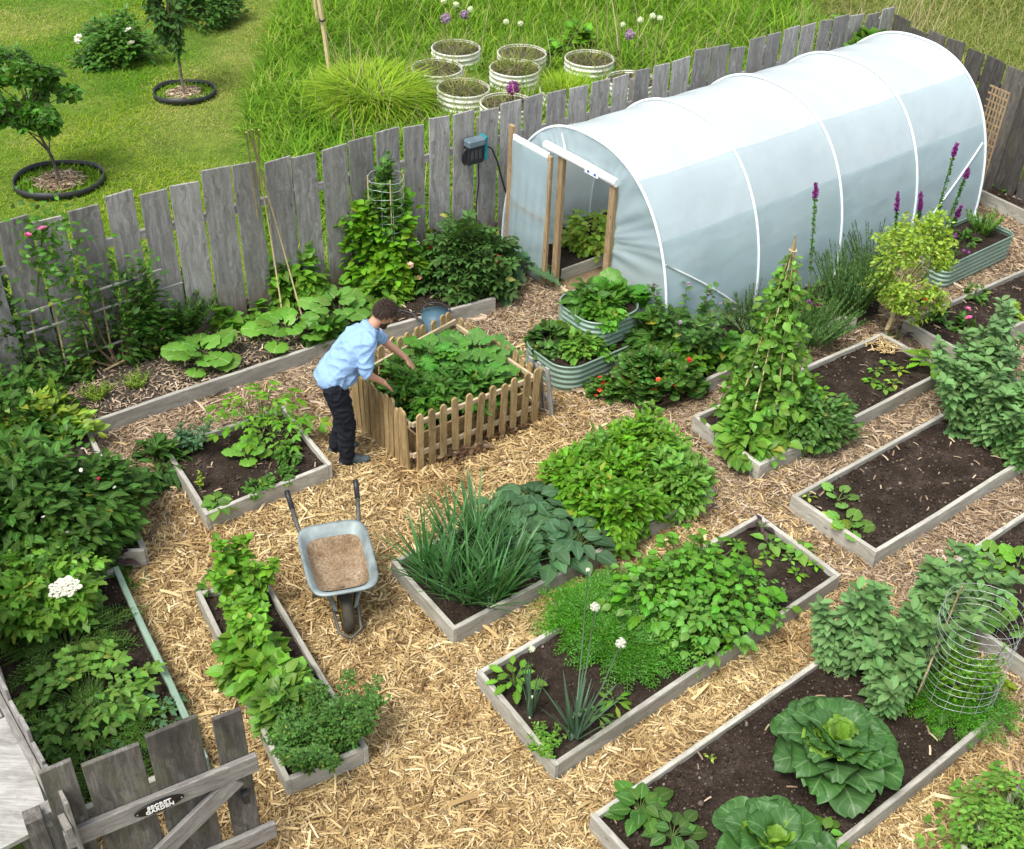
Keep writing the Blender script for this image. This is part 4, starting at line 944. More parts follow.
# ------------------------------------------------------------------ corrugated planters
M['corr'] = mat_plain('sage_green_steel', (.24, .34, .27), .4, .3, .08, 4); M['corr_w'] = mat_plain('cream_steel', (.66, .66, .56), .5, .1, .12, 4)
def corr(name, label, c, u, hl, hw, z0, z1, rc, waves, mat, soilz, cat='planter', group=None, soilmat='soil', amp=.008, clods=30):
    root = thing(name, label, cat, (c[0], c[1], z0), group); v = np.array([-u[1], u[0]]); out = []; n = 14
    for (sx, sy, a0) in ((1, 1, 0), (-1, 1, 90), (-1, -1, 180), (1, -1, 270)):
        for k in range(n):
            a = R(a0 + 90 * k / (n - 1)); out.append(((hl - rc) * sx + rc * math.cos(a), (hw - rc) * sy + rc * math.sin(a), math.cos(a), math.sin(a)))
    nr = waves * 8; V = []
    for i in range(nr + 1):
        t = i / nr; off = amp * math.cos(t * waves * 2 * math.pi)
        for (x, y, nx_, ny_) in out: p = c + u * (x + nx_ * off) + v * (y + ny_ * off); V.append((p[0], p[1], z0 + (z1 - z0) * t))
    m = len(out); mb = MB(); mb.add(V, [[i * m + j, i * m + (j + 1) % m, (i + 1) * m + (j + 1) % m, (i + 1) * m + j] for i in range(nr) for j in range(m)])
    o = mb.build('wall', mat, root); so_ = o.modifiers.new('s', 'SOLIDIFY'); so_.thickness = .004
    mb = MB(); ring = [(*(c + u * x + v * y), z1 + .004) for x, y, _, _ in out]; mb.tube(ring + [ring[0], ring[1]], .011, 6, cap=False); mb.build('rim', mat, root)
    mb = MB(); ring2 = np.array([(*(c + u * x * .98 + v * y * .98), soilz) for x, y, _, _ in out]); cc = np.array([(*c, soilz + .015)]); mid = (ring2 + cc) / 2 + rng.normal(0, .006, ring2.shape) * (0, 0, 1)
    V = np.concatenate([ring2, mid, cc]); mb.add(V, [[j, (j + 1) % m, m + (j + 1) % m, m + j] for j in range(m)]); mb.addF([[m + j, m + (j + 1) % m, 2 * m] for j in range(m)], 0, True, 0)
    k = clods; a = rng.uniform(0, 6.28, k); q = np.sqrt(rng.uniform(0, 1, k)) * .85; inst(mb, T_ball(5, 3), np.column_stack([c[0] + (u[0] * hl * np.cos(a) + v[0] * hw * np.sin(a)) * q, c[1] + (u[1] * hl * np.cos(a) + v[1] * hw * np.sin(a)) * q, np.full(k, soilz + .015)]), rdir(k), rng.uniform(.015, .05, k), up=rdir(k))
    mb.build('soil', M[soilmat], root); return root
corr('tiered_planter', 'lower sage green corrugated planter tier on the chips with salad leaves', AN(7.28, 7.86), AX, .56, .40, 0, .32, .26, 5, M['corr'], .27)
corr('tiered_planter', 'upper sage green corrugated planter tier heaped with leafy greens', AN(7.60, 7.96), AX, .38, .36, .32, .62, .24, 5, M['corr'], .57)
cp = (G(948, 262, .3) + G(1005, 229, .3)) / 2
corr('long_planter', 'long pale green corrugated planter by the far end of the tunnel', AN(12.72, 6.82), AX, .72, .32, 0, .36, .12, 6, M['corr'], .3)
rp = [(456, 48), (437, 68), (463.5, 88), (522, 53), (515, 68), (589.5, 58.6), (566, 90), (507, 103), (632, 80)]
names = ['farthest left, behind two others', 'at the left end of the group', 'nearest on the left with yellowing weeds', 'farthest of the middle pair', 'nearer of the middle pair full of weeds', 'standing apart at the upper right', 'overgrown with bright grass', 'half hidden behind the fence boards under a purple globe flower', 'peeping over the fence at the right end']
RPL = []
for (x, y), nm in zip(rp, names):
    c = G(x, y, .34); RPL.append(c); corr('round_planter', 'round cream corrugated planter ' + nm, c, np.array([1., 0]), .41, .41, 0, .34, .409, 4, M['corr_w'], .31, group='round cream corrugated planters in the long grass', soilmat='soil_dry', amp=.014, clods=90)
pot = G(905, 213, .3); rt = thing('plant_pot', 'round dark grey pot by the far right corner of the tunnel', 'pot', (*pot, 0))
mb = MB(); mb.tube([(*pot, 0), (*pot, .3), (*pot, .3), (*pot, .26)], [.15, .2, .185, .18], 22, cap=True); mb.build('pot', mat_plain('grey_pot', (.11, .1, .09), .6), rt)

# ------------------------------------------------------------------ bucket, hose, fence unit, cages, canes, trellis
bk = G(436, 316, .25); rt = thing('bucket', 'blue grey rubber bucket standing behind the picket enclosure', 'bucket', (*bk, 0))
mb = MB(); mb.tube([(*bk, 0), (*bk, .28), (*bk, .3), (*bk, .28), (*bk, .03)], [.12, .17, .175, .165, .115], 24); mb.build('tub', mat_plain('blue_grey_rubber', (.055, .11, .15), .5), rt)
mb = MB(); mb.tube([(bk[0] + .17 * math.cos(a), bk[1] + .17 * math.sin(a) * .35, .29 + .1 * abs(math.sin(a))) for a in np.linspace(0, math.pi, 14)], .008, 6); mb.build('handle', M['black'], rt)
mb = MB(); hp = [(*G(x, y, .28), .22 + dz) for x, y, dz in ((383, 322, 0), (392, 314, .05), (402, 312, .08), (412, 313, .06), (422, 318, .0), (428, 326, -.1))]; mb.tube(hp, .013, 7); tag(mb.build('hose', M['black']), 'short length of black hose curving beside the blue bucket', 'hose')
# unit with cable hanging on the fence
def on_fence(px, py, z, off=.06):
    d = G(px, py, z); return d
fu = G(440, 130, 1.45); s_ = (fu - BACK_A) @ BD; fu = BACK_A + BD * s_ - BN * .09
rt = thing('power_unit', 'black and teal electric unit hung on the fence boards', 'power tool', (fu[0], fu[1], 1.45))
def FP(u, o, z): p = fu + BD * u - BN * o; return (p[0], p[1], 1.45 + z)
mb = MB(); mb.box(FP(0, 0, 0), np.append(BD * .12, 0), np.append(BN * .06, 0), (0, 0, .15), bev=.02); mb.build('housing', M['black'], rt)
mb = MB(); mb.box(FP(.0, .02, .12), np.append(BD * .125, 0), np.append(BN * .065, 0), (0, 0, .05), bev=.02); mb.build('cover', mat_plain('slate_plastic', (.12, .17, .2), .4), rt)
mb = MB(); mb.box(FP(.145, .0, .02), np.append(BD * .022, 0), np.append(BN * .06, 0), (0, 0, .15), bev=.012); mb.build('side_panel', mat_plain('teal_plastic', (.01, .22, .26), .4), rt)
for k in range(3):
    mb = MB(); mb.box(FP(-.06 + .055 * k, .062, -.02), np.append(BD * .018, 0), np.append(BN * .006, 0), (0, 0, .06), bev=.003); mb.build('button', mat_plain('dark_button', (.05, .05, .055), .5), rt)
mb = MB(); mb.tube([FP(-.13 - .05 * math.sin(a), .03, -.03 - .09 * math.cos(a)) for a in np.linspace(0, math.pi, 10)], .016, 6); mb.build('bracket', M['black'], rt)
mb = MB(); mb.tube([FP(.17, .0, .03), FP(.25, .02, -.02), FP(.33, .03, -.2), FP(.42, .03, -.5), FP(.55, .02, -.85), FP(.72, .03, -1.1)], .011, 6); mb.tube([FP(.05, .03, -.14), FP(.06, .03, -.4), FP(.03, .02, -.75), FP(.07, .02, -1.2)], .009, 6)
tag(mb.build('cable', M['black']), 'thin black cables hanging down the fence from the electric unit', 'cable')
# wire cylinders
def cage(label, c, r0, r1, z0, z1, nr, nvv, mat, tiltv=(0, 0), wr=.004, canes=()):
    root = thing('wire_cage', label, 'plant cage', (*c, z0)); hs_ = np.linspace(z0, z1, nr)
    mb = MB()
    for z in hs_:
        f = (z - z0) / (z1 - z0); rr = r0 + (r1 - r0) * f; j = rng.normal(0, .004, 3)
        mb.tube([(c[0] + tiltv[0] * f + rr * math.cos(a) + j[0], c[1] + tiltv[1] * f + rr * math.sin(a) + j[1], z + .012 * math.sin(a * 3 + j[2] * 99) + rng.normal(0, .003)) for a in np.linspace(0, 2 * math.pi, 33)], wr, 5, cap=False)
    for k in range(nvv):
        a = 2 * math.pi * k / nvv + .2; mb.tube([(c[0] + tiltv[0] * f + (r0 + (r1 - r0) * f) * math.cos(a), c[1] + tiltv[1] * f + (r0 + (r1 - r0) * f) * math.sin(a), z0 - .03 + (z1 - z0 + .03) * f) for f in (0, .5, 1)], wr * .8, 5)
    mb.build('mesh', M[mat], root)
    for p, q in canes: m2 = MB(); m2.tube([p, q], .009, 6); m2.build('cane', M['cane'], root)
    return root
cg = G(925, 702, .15) + (.02, 0.0)
cgc = G(953, 694, .15)
cage('tall galvanised wire cylinder around feathery greens at the right end of the largest bed', cgc, .29, .29, .12, 1.08, 14, 16, 'wire', (0, .0), .0017, [((cgc[0] - .33, cgc[1] - .1, .1), (cgc[0] - .12, cgc[1] + .22, 1.1))])
cc2 = G(389, 284, .12); cage('pale green wire cage over a tall plant against the back fence', cc2, .21, .2, .8, 1.5, 8, 10, 'wire_green', (0, 0), .0032)
for k in range(4):
    a = k * 1.57 + .4; beam('cane', (cc2[0] + .21 * math.cos(a), cc2[1] + .21 * math.sin(a), .1), (cc2[0] + .2 * math.cos(a), cc2[1] + .2 * math.sin(a), 1.55), .014, .014, M['cane'], bpy.data.objects['wire_cage.001'], side=(1, 0, 0))
# bamboo canes standing in the border
def before_fence(px, py, gap):
    z = 1.2
    while (G(px, py, z) - BACK_A) @ BN > -gap and z < 3: z += .01
    return np.array([*G(px, py, z), z])
ct = before_fence(252, 142, .16)
for k, ((x, y), lab) in enumerate((((302, 315), 'long bamboo cane slanting right from the bare tripod at the fence'), ((283, 316), 'bamboo cane at the left of the bare tripod at the fence'), ((268, 300), 'rear bamboo cane of the bare tripod at the fence'), ((258, 292), 'faintest bamboo cane of the tripod close to the fence boards'))):
    b = G(x, y, .13); m2 = MB(); tt = ct + np.array([.02 * k, .015 * k, 0]) * (1 if k % 2 else -1); m2.tube([(b[0], b[1], .1), tuple((np.array([b[0], b[1], .1]) + tt) / 2 + (.01, 0, 0)), tuple(tt + (tt - np.array([b[0], b[1], .1])) * .06)], .009, 6); tag(m2.build('bamboo_cane', M['cane']), lab, 'cane', 'bare bamboo canes in the back border')
# orange lattice in the far corner
tl = G(975, 195, .1); tdir = np.array([.5, -.86]); rt = thing('trellis', 'narrow orange brown lattice trellis at the far right corner of the tunnel', 'trellis', (*tl, 0))
tb = GH_F + AX * .12 + NX * .25
for k in range(6): u = k * .09; q = tb + NX * -.0 + tdir * (u - .12) * .6; beam('lath', (*q, .05), (*q, 1.78), .025, .012, M['post'], rt, side=tuple(tdir) + (0,))
for k in range(19): z = .1 + k * .092; beam('lath', (*(tb + tdir * -.14 + NX * .0 + AX * .014), z), (*(tb + tdir * .2 + AX * .014), z), .025, .012, M['post'], rt)
# low frame of sticks against the fence, left
tx = BACK_A + BD * ((G(95, 335, .3) - BACK_A) @ BD) - BN * .12
rt = thing('stick_frame', 'rough frame of pale sticks leaning on the fence behind the left border', 'plant support', (*tx, 0))
for k in range(6): q = tx + BD * (k * .24 - .7); m2 = MB(); m2.tube([(q[0], q[1], .1), (q[0] + .02, q[1] + .03, 1.0 + .08 * (k % 2))], .011, 6); m2.build('stick', M['cane'], rt)
for z, l in ((.35, .5), (.8, .9), (1.02, .7)): q0, q1 = tx - BD * .75, tx + BD * l; beam('stick', (*q0, z), (*q1, z + .06), .022, .02, M['flaky'], rt)
m2 = MB(); m2.tube([(*(tx - BD * .2 - BN * .05), .12), (*(tx + BD * .1 - BN * .08), .2), (*(tx + BD * .4 - BN * .06), .28), (*(tx + BD * .7 - BN * .03), .5)], .012, 6); m2.build('stick', M['cane'], rt)
q = G(97, 357, .2); rt = thing('plant_label', 'small white and green plant label tucked in the border below the fence', 'label', (*q, .1)); beam('card', (*q, .12), (*(q + (.0, .03)), .34), .12, .004, mat_plain('label_card', (.6, .62, .58), .5, 0, .3, 30), rt, side=(1, .3, 0))
# wooden stakes in the long grass
for (x, y), h, lab in (((330, 82), 1.5, 'weathered stake in the long grass, right of the pair'), ((318, 30), 1.5, 'weathered stake in the long grass, left of the pair and farther off')):
    b = G(x, y, 0); rt = thing('tree_stake', lab, 'stake', (*b, 0), 'wooden tree stakes'); beam('pole', (b[0] + .02, b[1], 0), (b[0] - .12, b[1] + .1, h), .06, .05, M['cane'], rt); mb = MB(); mb.tube([(b[0] - .07 + .045 * math.cos(a), b[1] + .05 + .045 * math.sin(a), 1.0) for a in np.linspace(0, 6.28, 9)], .016, 5); mb.build('rubber_tie', M['black'], rt)
# ------------------------------------------------------------------ the man bending over the enclosure
def fuse(name, balls, caps, vox, mat, parent, smooth=6, ell=None, cut=None, folds=0):
    """one continuous surface grown from overlapping tapered limbs"""
    mb = MB(); BV, BF, BU = BALL_HI
    def ball(c, r, s=(1, 1, 1), rot=None):
        V = BV * np.array([r * s[0], r * s[1], r * s[2]]) * 2
        if rot: V = V @ np.array(rot).T
        mb.add(V + np.array(c), BF)
    for b in balls: ball(Vector(b[0]), b[1], b[2] if len(b) > 2 else (1, 1, 1), b[3] if len(b) > 3 else None)
    for p, r0, q, r1 in caps:
        p, q = Vector(p), Vector(q); n = max(2, int((q - p).length / (min(r0, r1) * .4)))
        for i in range(n + 1): t = i / n; ball(p.lerp(q, t), r0 + (r1 - r0) * t)
    o = mb.build(name, mat, None); me = o.data
    rm = o.modifiers.new('r', 'REMESH'); rm.mode = 'VOXEL'; rm.voxel_size = vox; rm.adaptivity = 0
    sm_ = o.modifiers.new('s', 'SMOOTH'); sm_.iterations = smooth; sm_.factor = .5
    dg = bpy.context.evaluated_depsgraph_get(); me2 = bpy.data.meshes.new_from_object(o.evaluated_get(dg)); me2.name = name; o.modifiers.clear(); o.data = me2; bpy.data.meshes.remove(me)
    if cut:
        bm = bmesh.new(); bm.from_mesh(me2); dl_ = [v for v in bm.verts if cut(v.co)]; bmesh.ops.delete(bm, geom=dl_, context='VERTS'); bm.to_mesh(me2); bm.free()
        so_ = o.modifiers.new('thick', 'SOLIDIFY'); so_.thickness = .004; so_.offset = -1
    if folds:
        from mathutils import noise as mn
        for v in me2.vertices:
            q = Vector((v.co.x * 7 + v.co.z * 5, v.co.y * 5, v.co.z * 9 - v.co.x * 6)); f_ = 1 - abs(mn.noise(q)) * 2.2; v.co += v.normal * folds * (max(f_, 0) ** 2 - .4)
    for p in me2.polygons: p.use_smooth = True
    me2.materials.clear(); me2.materials.append(mat); o.parent = parent; return o
BALL_HI = T_ball(18, 12)
def cloth(name, col, var, fold=.5, scale=7, weave=True):
    m, nt, out = newmat(name); t = NT(nt); co = t.n('ShaderNodeTexCoord').outputs['Object']
    c = t.ramp(t.noise(co, 9, 4), [(.3, tuple(x * (1 - var) for x in col)), (.7, tuple(x * (1 + var) for x in col))])
    b = t.n('ShaderNodeBsdfPrincipled', ins={'Base Color': c, 'Roughness': .85, 'Specular IOR Level': .2})
    f = t.noise(t.vmul(co, (1, 1, 1.6)), scale, 3, .5); t.link(t.bump(f, fold, .05), b.inputs['Normal']); t.link(b.outputs[0], out.inputs[0]); return m
def man():
    feet = G(352, 457); fa = R(20); root = thing('person', 'man in a pale blue shirt and black trousers bending over the picket enclosure', 'person', (*feet, 0)); root.rotation_euler = (0, 0, fa)
    skin = mat_plain('skin', (.52, .27, .18), .5, 0, .08, 12); shirt = cloth('blue_shirt', (.24, .38, .60), .05, .55, 6); trs = cloth('black_trousers', (.012, .014, .02), .2, .7); hairm = mat_plain('dark_brown_hair', (.035, .018, .01), .6, 0, .5, 50, .6)
    # joints: x forward, y to his left, z up
    hipR, hipL = (-.14, -.09, .95), (-.13, .09, .95); knR, knL = (-.05, -.10, .5), (-.02, .11, .5); anR, anL = (-.07, -.10, .09), (-.13, .12, .09)
    pel = (-.15, 0, 1.0); chest = (.13, 0, 1.32); shR, shL = (.18, -.175, 1.40), (.24, .165, 1.35); neck = (.26, 0, 1.47); head = (.375, 0, 1.585)
    elR, wrR = (.13, -.24, 1.13), (.31, -.17, .95); elL, wrL = (.40, .22, 1.16), (.60, .15, .97)
    hrot = Euler((0, R(42), 0)).to_matrix()
    H = lambda x, y, z: tuple(Vector(head) + hrot @ Vector((x, y, z)))
    balls = [(head, .1, (.98, .78, 1.12), hrot), (H(.035, 0, -.07), .062, (.95, .85, 1), hrot), (H(.103, 0, -.012), .016, (1, .8, 1.6), hrot), (H(.113, 0, -.03), .014), (H(.085, 0, .03), .03, (.7, 1.5, .5), hrot), (H(.092, 0, -.068), .014, (.8, 1.6, .6), hrot), (H(.08, 0, -.1), .026, (1, 1.1, .9), hrot),
             (H(-.005, .078, -.015), .022, (.8, .4, 1.35), hrot), (H(-.005, -.078, -.015), .022, (.8, .4, 1.35), hrot)]
    caps = [(neck, .062, H(-.01, 0, -.06), .056), (hipR, .09, knR, .062), (knR, .058, anR, .04), (hipL, .09, knL, .062), (knL, .058, anL, .04), (anR, .038, (-.0, -.105, .04), .035), (anR, .034, (.06, -.11, .04), .022), (anL, .038, (-.06, .125, .04), .035), (anL, .034, (.0, .13, .04), .022),
            (pel, .1, chest, .11), (chest, .09, neck, .06), (shR, .034, (.2, 0, 1.40), .05), (shL, .034, (.2, 0, 1.40), .05),
            (shR, .036, elR, .042), (elR, .041, wrR, .028), (shL, .036, elL, .042), (elL, .041, wrL, .028)]
    for wr, el, sg_ in ((wrR, elR, -1), (wrL, elL, 1)):
        w_, e_ = Vector(wr), Vector(el); d = (w_ - e_).normalized(); dn = (d + Vector((0, 0, -.35))).normalized(); side = d.cross(Vector((0, 0, 1))).normalized(); p0 = w_ + dn * .035; p1 = w_ + dn * .085
        for k in (-1, -.35, .35, 1): caps.append((tuple(w_ + side * k * .016), .02, tuple(p1 + side * k * .026), .0135))
        for k, L in ((-1, .058), (-.35, .072), (.35, .068), (1, .052)):
            b0 = p1 + side * k * .028; b1 = b0 + (dn + side * k * .12).normalized() * L * .55; b2 = b1 + (dn + Vector((0, 0, -.9))).normalized() * L * .5
            caps += [(tuple(b0), .0095, tuple(b1), .0088), (tuple(b1), .0088, tuple(b2), .0075)]
        th = side * (sg_ * 1.0); t0 = w_ + dn * .03 + th * .02; t1 = t0 + (dn * .6 + th * .8 + Vector((0, 0, -.2))).normalized() * .04; t2 = t1 + (dn + Vector((0, 0, -.4))).normalized() * .03
        caps += [(tuple(t0), .014, tuple(t1), .011), (tuple(t1), .0105, tuple(t2), .009)]
    fuse('body', balls, caps, .0065, skin, root, 3)
    fuse('shirt', [((-.16, 0, 1.02), .15, (.92, 1.2, .8)), ((.1, 0, 1.30), .15, (.95, 1.2, .9))], [((-.15, 0, 1.01), .135, (.13, 0, 1.33), .13), ((-.16, -.07, .99), .12, (.13, -.09, 1.33), .115), ((-.16, .07, .99), .12, (.13, .09, 1.33), .115), ((-.09, -.08, .97), .11, (-.02, -.07, 1.05), .12), ((-.09, .08, .97), .11, (-.02, .07, 1.05), .12), (chest, .13, (.24, 0, 1.43), .08), (shR, .072, (.23, 0, 1.44), .075), (shL, .072, (.25, 0, 1.44), .075),
          (shR, .078, tuple(Vector(shR).lerp(Vector(elR), .95)), .066), (shL, .078, tuple(Vector(shL).lerp(Vector(elL), .85)), .066)], .011, shirt, root, 5, cut=lambda v: v.z < .955 - max(0, v.x + .2) * .25 + .02 * math.sin(v.y * 20), folds=.02)
    fuse('trousers', [((-.14, 0, .97), .125, (1, 1.3, 1))], [(hipR, .118, knR, .09), (knR, .09, anR, .074), (hipL, .118, knL, .09), (knL, .09, anL, .074), (anR, .068, (anR[0] + .01, anR[1], .055), .07), (anL, .068, (anL[0] + .01, anL[1], .055), .07)], .011, trs, root, 4, folds=.014)
    for nm, a, y0 in (('R', anR, -.105), ('L', anL, .125)):
        s = fuse('shoe', [((a[0] + .18, y0 * 1.08, .04), .05, (1, .85, .75))], [((a[0] - .04, y0, .045), .042, (a[0] + .18, y0 * 1.08, .038), .04), ((a[0] + .01, y0, .085), .052, (a[0] + .1, y0, .06), .046)], .009, cloth('grey_shoe', (.07, .09, .1), .2, .3), root, 3, cut=lambda v: v.z < .004)
    ph = Matrix(hrot).inverted()
    def hair_cut(v):
        q = ph @ (v - Vector(head)); return q.x > .055 + max(0, q.z - .03) * .7 + .006 * math.sin(q.y * 150) or (q.z < .03 and q.x > .012) or (q.z < .0 and q.x > -.022) or (q.z < -.04 and q.x > -.05) or q.z < -.075
    fuse('hair', [(H(-.006, 0, .022), .108, (1.02, .82, 1.08), hrot), (H(.03, 0, .085), .055, (1.25, 1.1, .6), hrot)], [], .006, hairm, root, 2, cut=hair_cut)
    hb = MB(); k = 2600; dv = rdir(k, -.5, 1); pq = np.array([ph @ Vector(d) for d in dv]) * 0 + dv
    loc = pq * np.array([.108, .087, .116]) + np.array([-.006, 0, .022]); ok = ~((loc[:, 0] > .05 + np.maximum(0, loc[:, 2] - .03) * .7) | ((loc[:, 2] < .03) & (loc[:, 0] > .012)) | ((loc[:, 2] < 0) & (loc[:, 0] > -.02)) | (loc[:, 2] < -.065)); loc = loc[ok]; nn_ = pq[ok]
    flow = np.cross(nn_, np.cross(np.array([.5, .1, -.6]), nn_)) + nn_ * .35 + rng.normal(0, .25, nn_.shape); rm_ = np.array(hrot)
    inst(hb, T_blade(2, .12, .3, .2), loc @ rm_.T + np.array(head), flow @ rm_.T, rng.uniform(.018, .042, len(loc)), up=nn_ @ rm_.T); hs_ = hb.build('hair_strands', hairm, None); hs_.parent = root
    def beard_cut(v):
        q = ph @ (v - Vector(head)); return q.z > -.045 + (.02 if abs(q.y) > .045 else 0) + (.03 if q.x < .03 else 0) or q.x < -.01
    fuse('beard', [(H(.04, 0, -.078), .068, (.95, .88, .85), hrot), (H(.082, 0, -.1), .033, (1, 1.2, 1.0), hrot)], [], .006, hairm, root, 2, cut=beard_cut)
    for sg_ in (-1, 1):
        mb = MB(); inst(mb, T_ball(10, 8), [H(.085, sg_ * .031, .006)], (0, 0, 1), .02); e = mb.build('eye', mat_plain('eye_%d' % sg_, (.12, .09, .07), .2), None); e.parent = root
    # collar
    mb = MB(); cc = Vector(neck) + Vector((.0, 0, .0)); ax = (Vector(head) - Vector(neck)).normalized(); s1 = Vector((0, 1, 0)); s2 = ax.cross(s1)
    rings = []
    for k, (h_, r_) in enumerate(((-.03, .08), (.02, .07), (.022, .076), (-.03, .094))): rings.append([tuple(cc + ax * h_ + (s1 * math.cos(a) + s2 * math.sin(a)) * r_) for a in np.linspace(0, 2 * math.pi, 25)[:-1]])
    mb.add([v for r_ in rings for v in r_], [[k * 24 + i, k * 24 + (i + 1) % 24, (k + 1) * 24 + (i + 1) % 24, (k + 1) * 24 + i] for k in range(3) for i in range(24)]); c_ = mb.build('collar', shirt, None); c_.parent = root
man()
# ------------------------------------------------------------------ lawn blades and long grass (nobody could count them)
def grass(name, label, n, region, T, L, mat, z=-.01, el=(.5, 1.45), excl=(), patch=None, lv=.5, wid=1.):
    xs = [p[0] for p in region]; ys = [p[1] for p in region]; P = np.column_stack([rng.uniform(min(xs), max(xs), n), rng.uniform(min(ys), max(ys), n)])
    P = P[inpoly(P, region)]
    for c, r in excl: P = P[np.linalg.norm(P - np.asarray(c), axis=1) > r]
    if patch: P = P[rng.uniform(0, 1, len(P)) < patch(P)]
    k = len(P); th = rng.uniform(0, 6.283, k); e = rng.uniform(*el, k); d = np.stack([np.cos(th) * np.cos(e), np.sin(th) * np.cos(e), np.sin(e)], 1); up = np.stack([-np.cos(th) * np.sin(e), -np.sin(th) * np.sin(e), np.cos(e)], 1)
    hgt = 1 + .35 * vnoise(P, 1.1, 5); mb = MB(); inst(mb, T, np.column_stack([P, np.full(k, z)]), d, L * rng.uniform(1 - lv, 1 + lv, k) * np.clip(hgt, .4, 1.8), up=up, wid=wid); tag(mb.build(name, M[mat]), label, 'grass', kind='stuff'); print(name, k)
GP = lambda *pp: [tuple(G(x, y, 0)) for x, y in pp]
bk0, bk1 = tuple(BACK_A + BN * .12), tuple(BACK_B + BN * .12)
onf = lambda s: tuple(BACK_A + BD * s + BN * .12)
tallL = GP((262, 150), (240, 135), (258, 70), (292, -20)); tall_region = [onf(4.35)] + tallL + [(5.2, 27.5), tuple(G(840, 40)), bk1]
lawn_region = [(-12, 9.0), (-6.5, 9.3), bk0, onf(4.35)] + tallL + [(-14, 26)]
rings_ = [(G(62, 182), .62), (G(185, 94), .5)]
sa_, sb_ = G(185, 150), G(285, -15)
def strip(P):
    d = (sb_ - sa_) / np.linalg.norm(sb_ - sa_); q = P - sa_; t = q @ d; off = np.abs(q @ np.array([-d[1], d[0]])); a_ = np.clip((1.15 - off + .35 * vnoise(P, 1.6, 8)) * 1.6, 0, 1) * np.clip(t + .3, 0, 1)
    b_ = np.clip(1.6 - np.linalg.norm(P - G(5, 25), axis=1) + .4 * vnoise(P, 1.2, 3), 0, 1)
    return np.clip(np.maximum(a_, b_) * .85 + .12 * np.clip(vnoise(P, 2.2, 12), 0, 1), 0, 1)
grass('mown_grass', 'short yellowish green mown grass across the lawn', 330000, lawn_region, BLADE_G, .07, 'g_lawn', el=(.2, 1.3), wid=2.4, patch=lambda P: 1 - strip(P) * .8)
grass('dry_mown_grass', 'paler dry mown grass in a strip across the lawn', 330000, lawn_region, BLADE_G, .055, 'g_pale', el=(.1, 1.1), wid=2.4, patch=strip)
grass('long_grass', 'long bright green grass growing behind the fence', 150000, tall_region, T_blade(3, .035, .6, .2), .36, 'g_tall', excl=[(c, .4) for c in RPL], wid=1.3, lv=.45)
grass('meadow_grass', 'yellowish seeding meadow grass at the top right', 60000, [bk1, tuple(G(840, 40)), (5.2, 27.5), (14, 27), (14, 17), (7.4, 15.5)], T_blade(3, .03, .6, .2), .3, 'g_meadow', wid=1.3)
grass('grass_tussocks', 'taller dark grass tufts among the long grass', 26000, tall_region, T_blade(4, .03, .6, .2), .62, 'g_tall', excl=[(c, .5) for c in RPL], patch=lambda P: np.clip(vnoise(P, .9, 21) * .9 + .1, 0, 1), el=(.9, 1.5))
grass('dry_stalks', 'thin straw coloured seed stalks in the long grass', 9000, [onf(5)] + [tuple(G(330, 60)), tuple(G(380, -10)), (9, 27), tuple(G(960, 20)), bk1], T_blade(3, .012, .3, 0), .8, 'g_straw', excl=[(c, .4) for c in RPL], el=(1.15, 1.5), patch=lambda P: np.clip(vnoise(P, .8, 31), .05, .8))
gc = G(374, 108); 
def tuft(lab, c, n, r, L, mat, el=(.7, 1.45), name='ornamental_grass'): straps(name, lab, 'grass', c, 0, n, L, T_blade(5, .022, .85, .2), mat, r=r, el=el, wid=1.2, lv=.4)
tuft('large arching clump of yellow green grass behind the fence left of the round planters', gc, 4500, .48, .8, 'g_clump', (.75, 1.5))
tuft('second bright green grass mound left of the arching yellow green clump', G(312, 112), 1500, .5, .5, 'g_tall', name='grass_mound')
# grass within the round planter that is overgrown, weeds in others
for k, c in enumerate(RPL):
    n = [260, 260, 420, 200, 520, 260, 1100, 160, 120][k]; straps('planter_weeds', 'weeds and dry stems growing in the round cream planter ' + names[k], 'weeds', c, .32, n, .3 if k != 6 else .35, T_blade(3, .03, .5, .2), 'g_meadow' if k != 6 else 'g_clump', r=.33, el=(.3, 1.45), lv=.6)
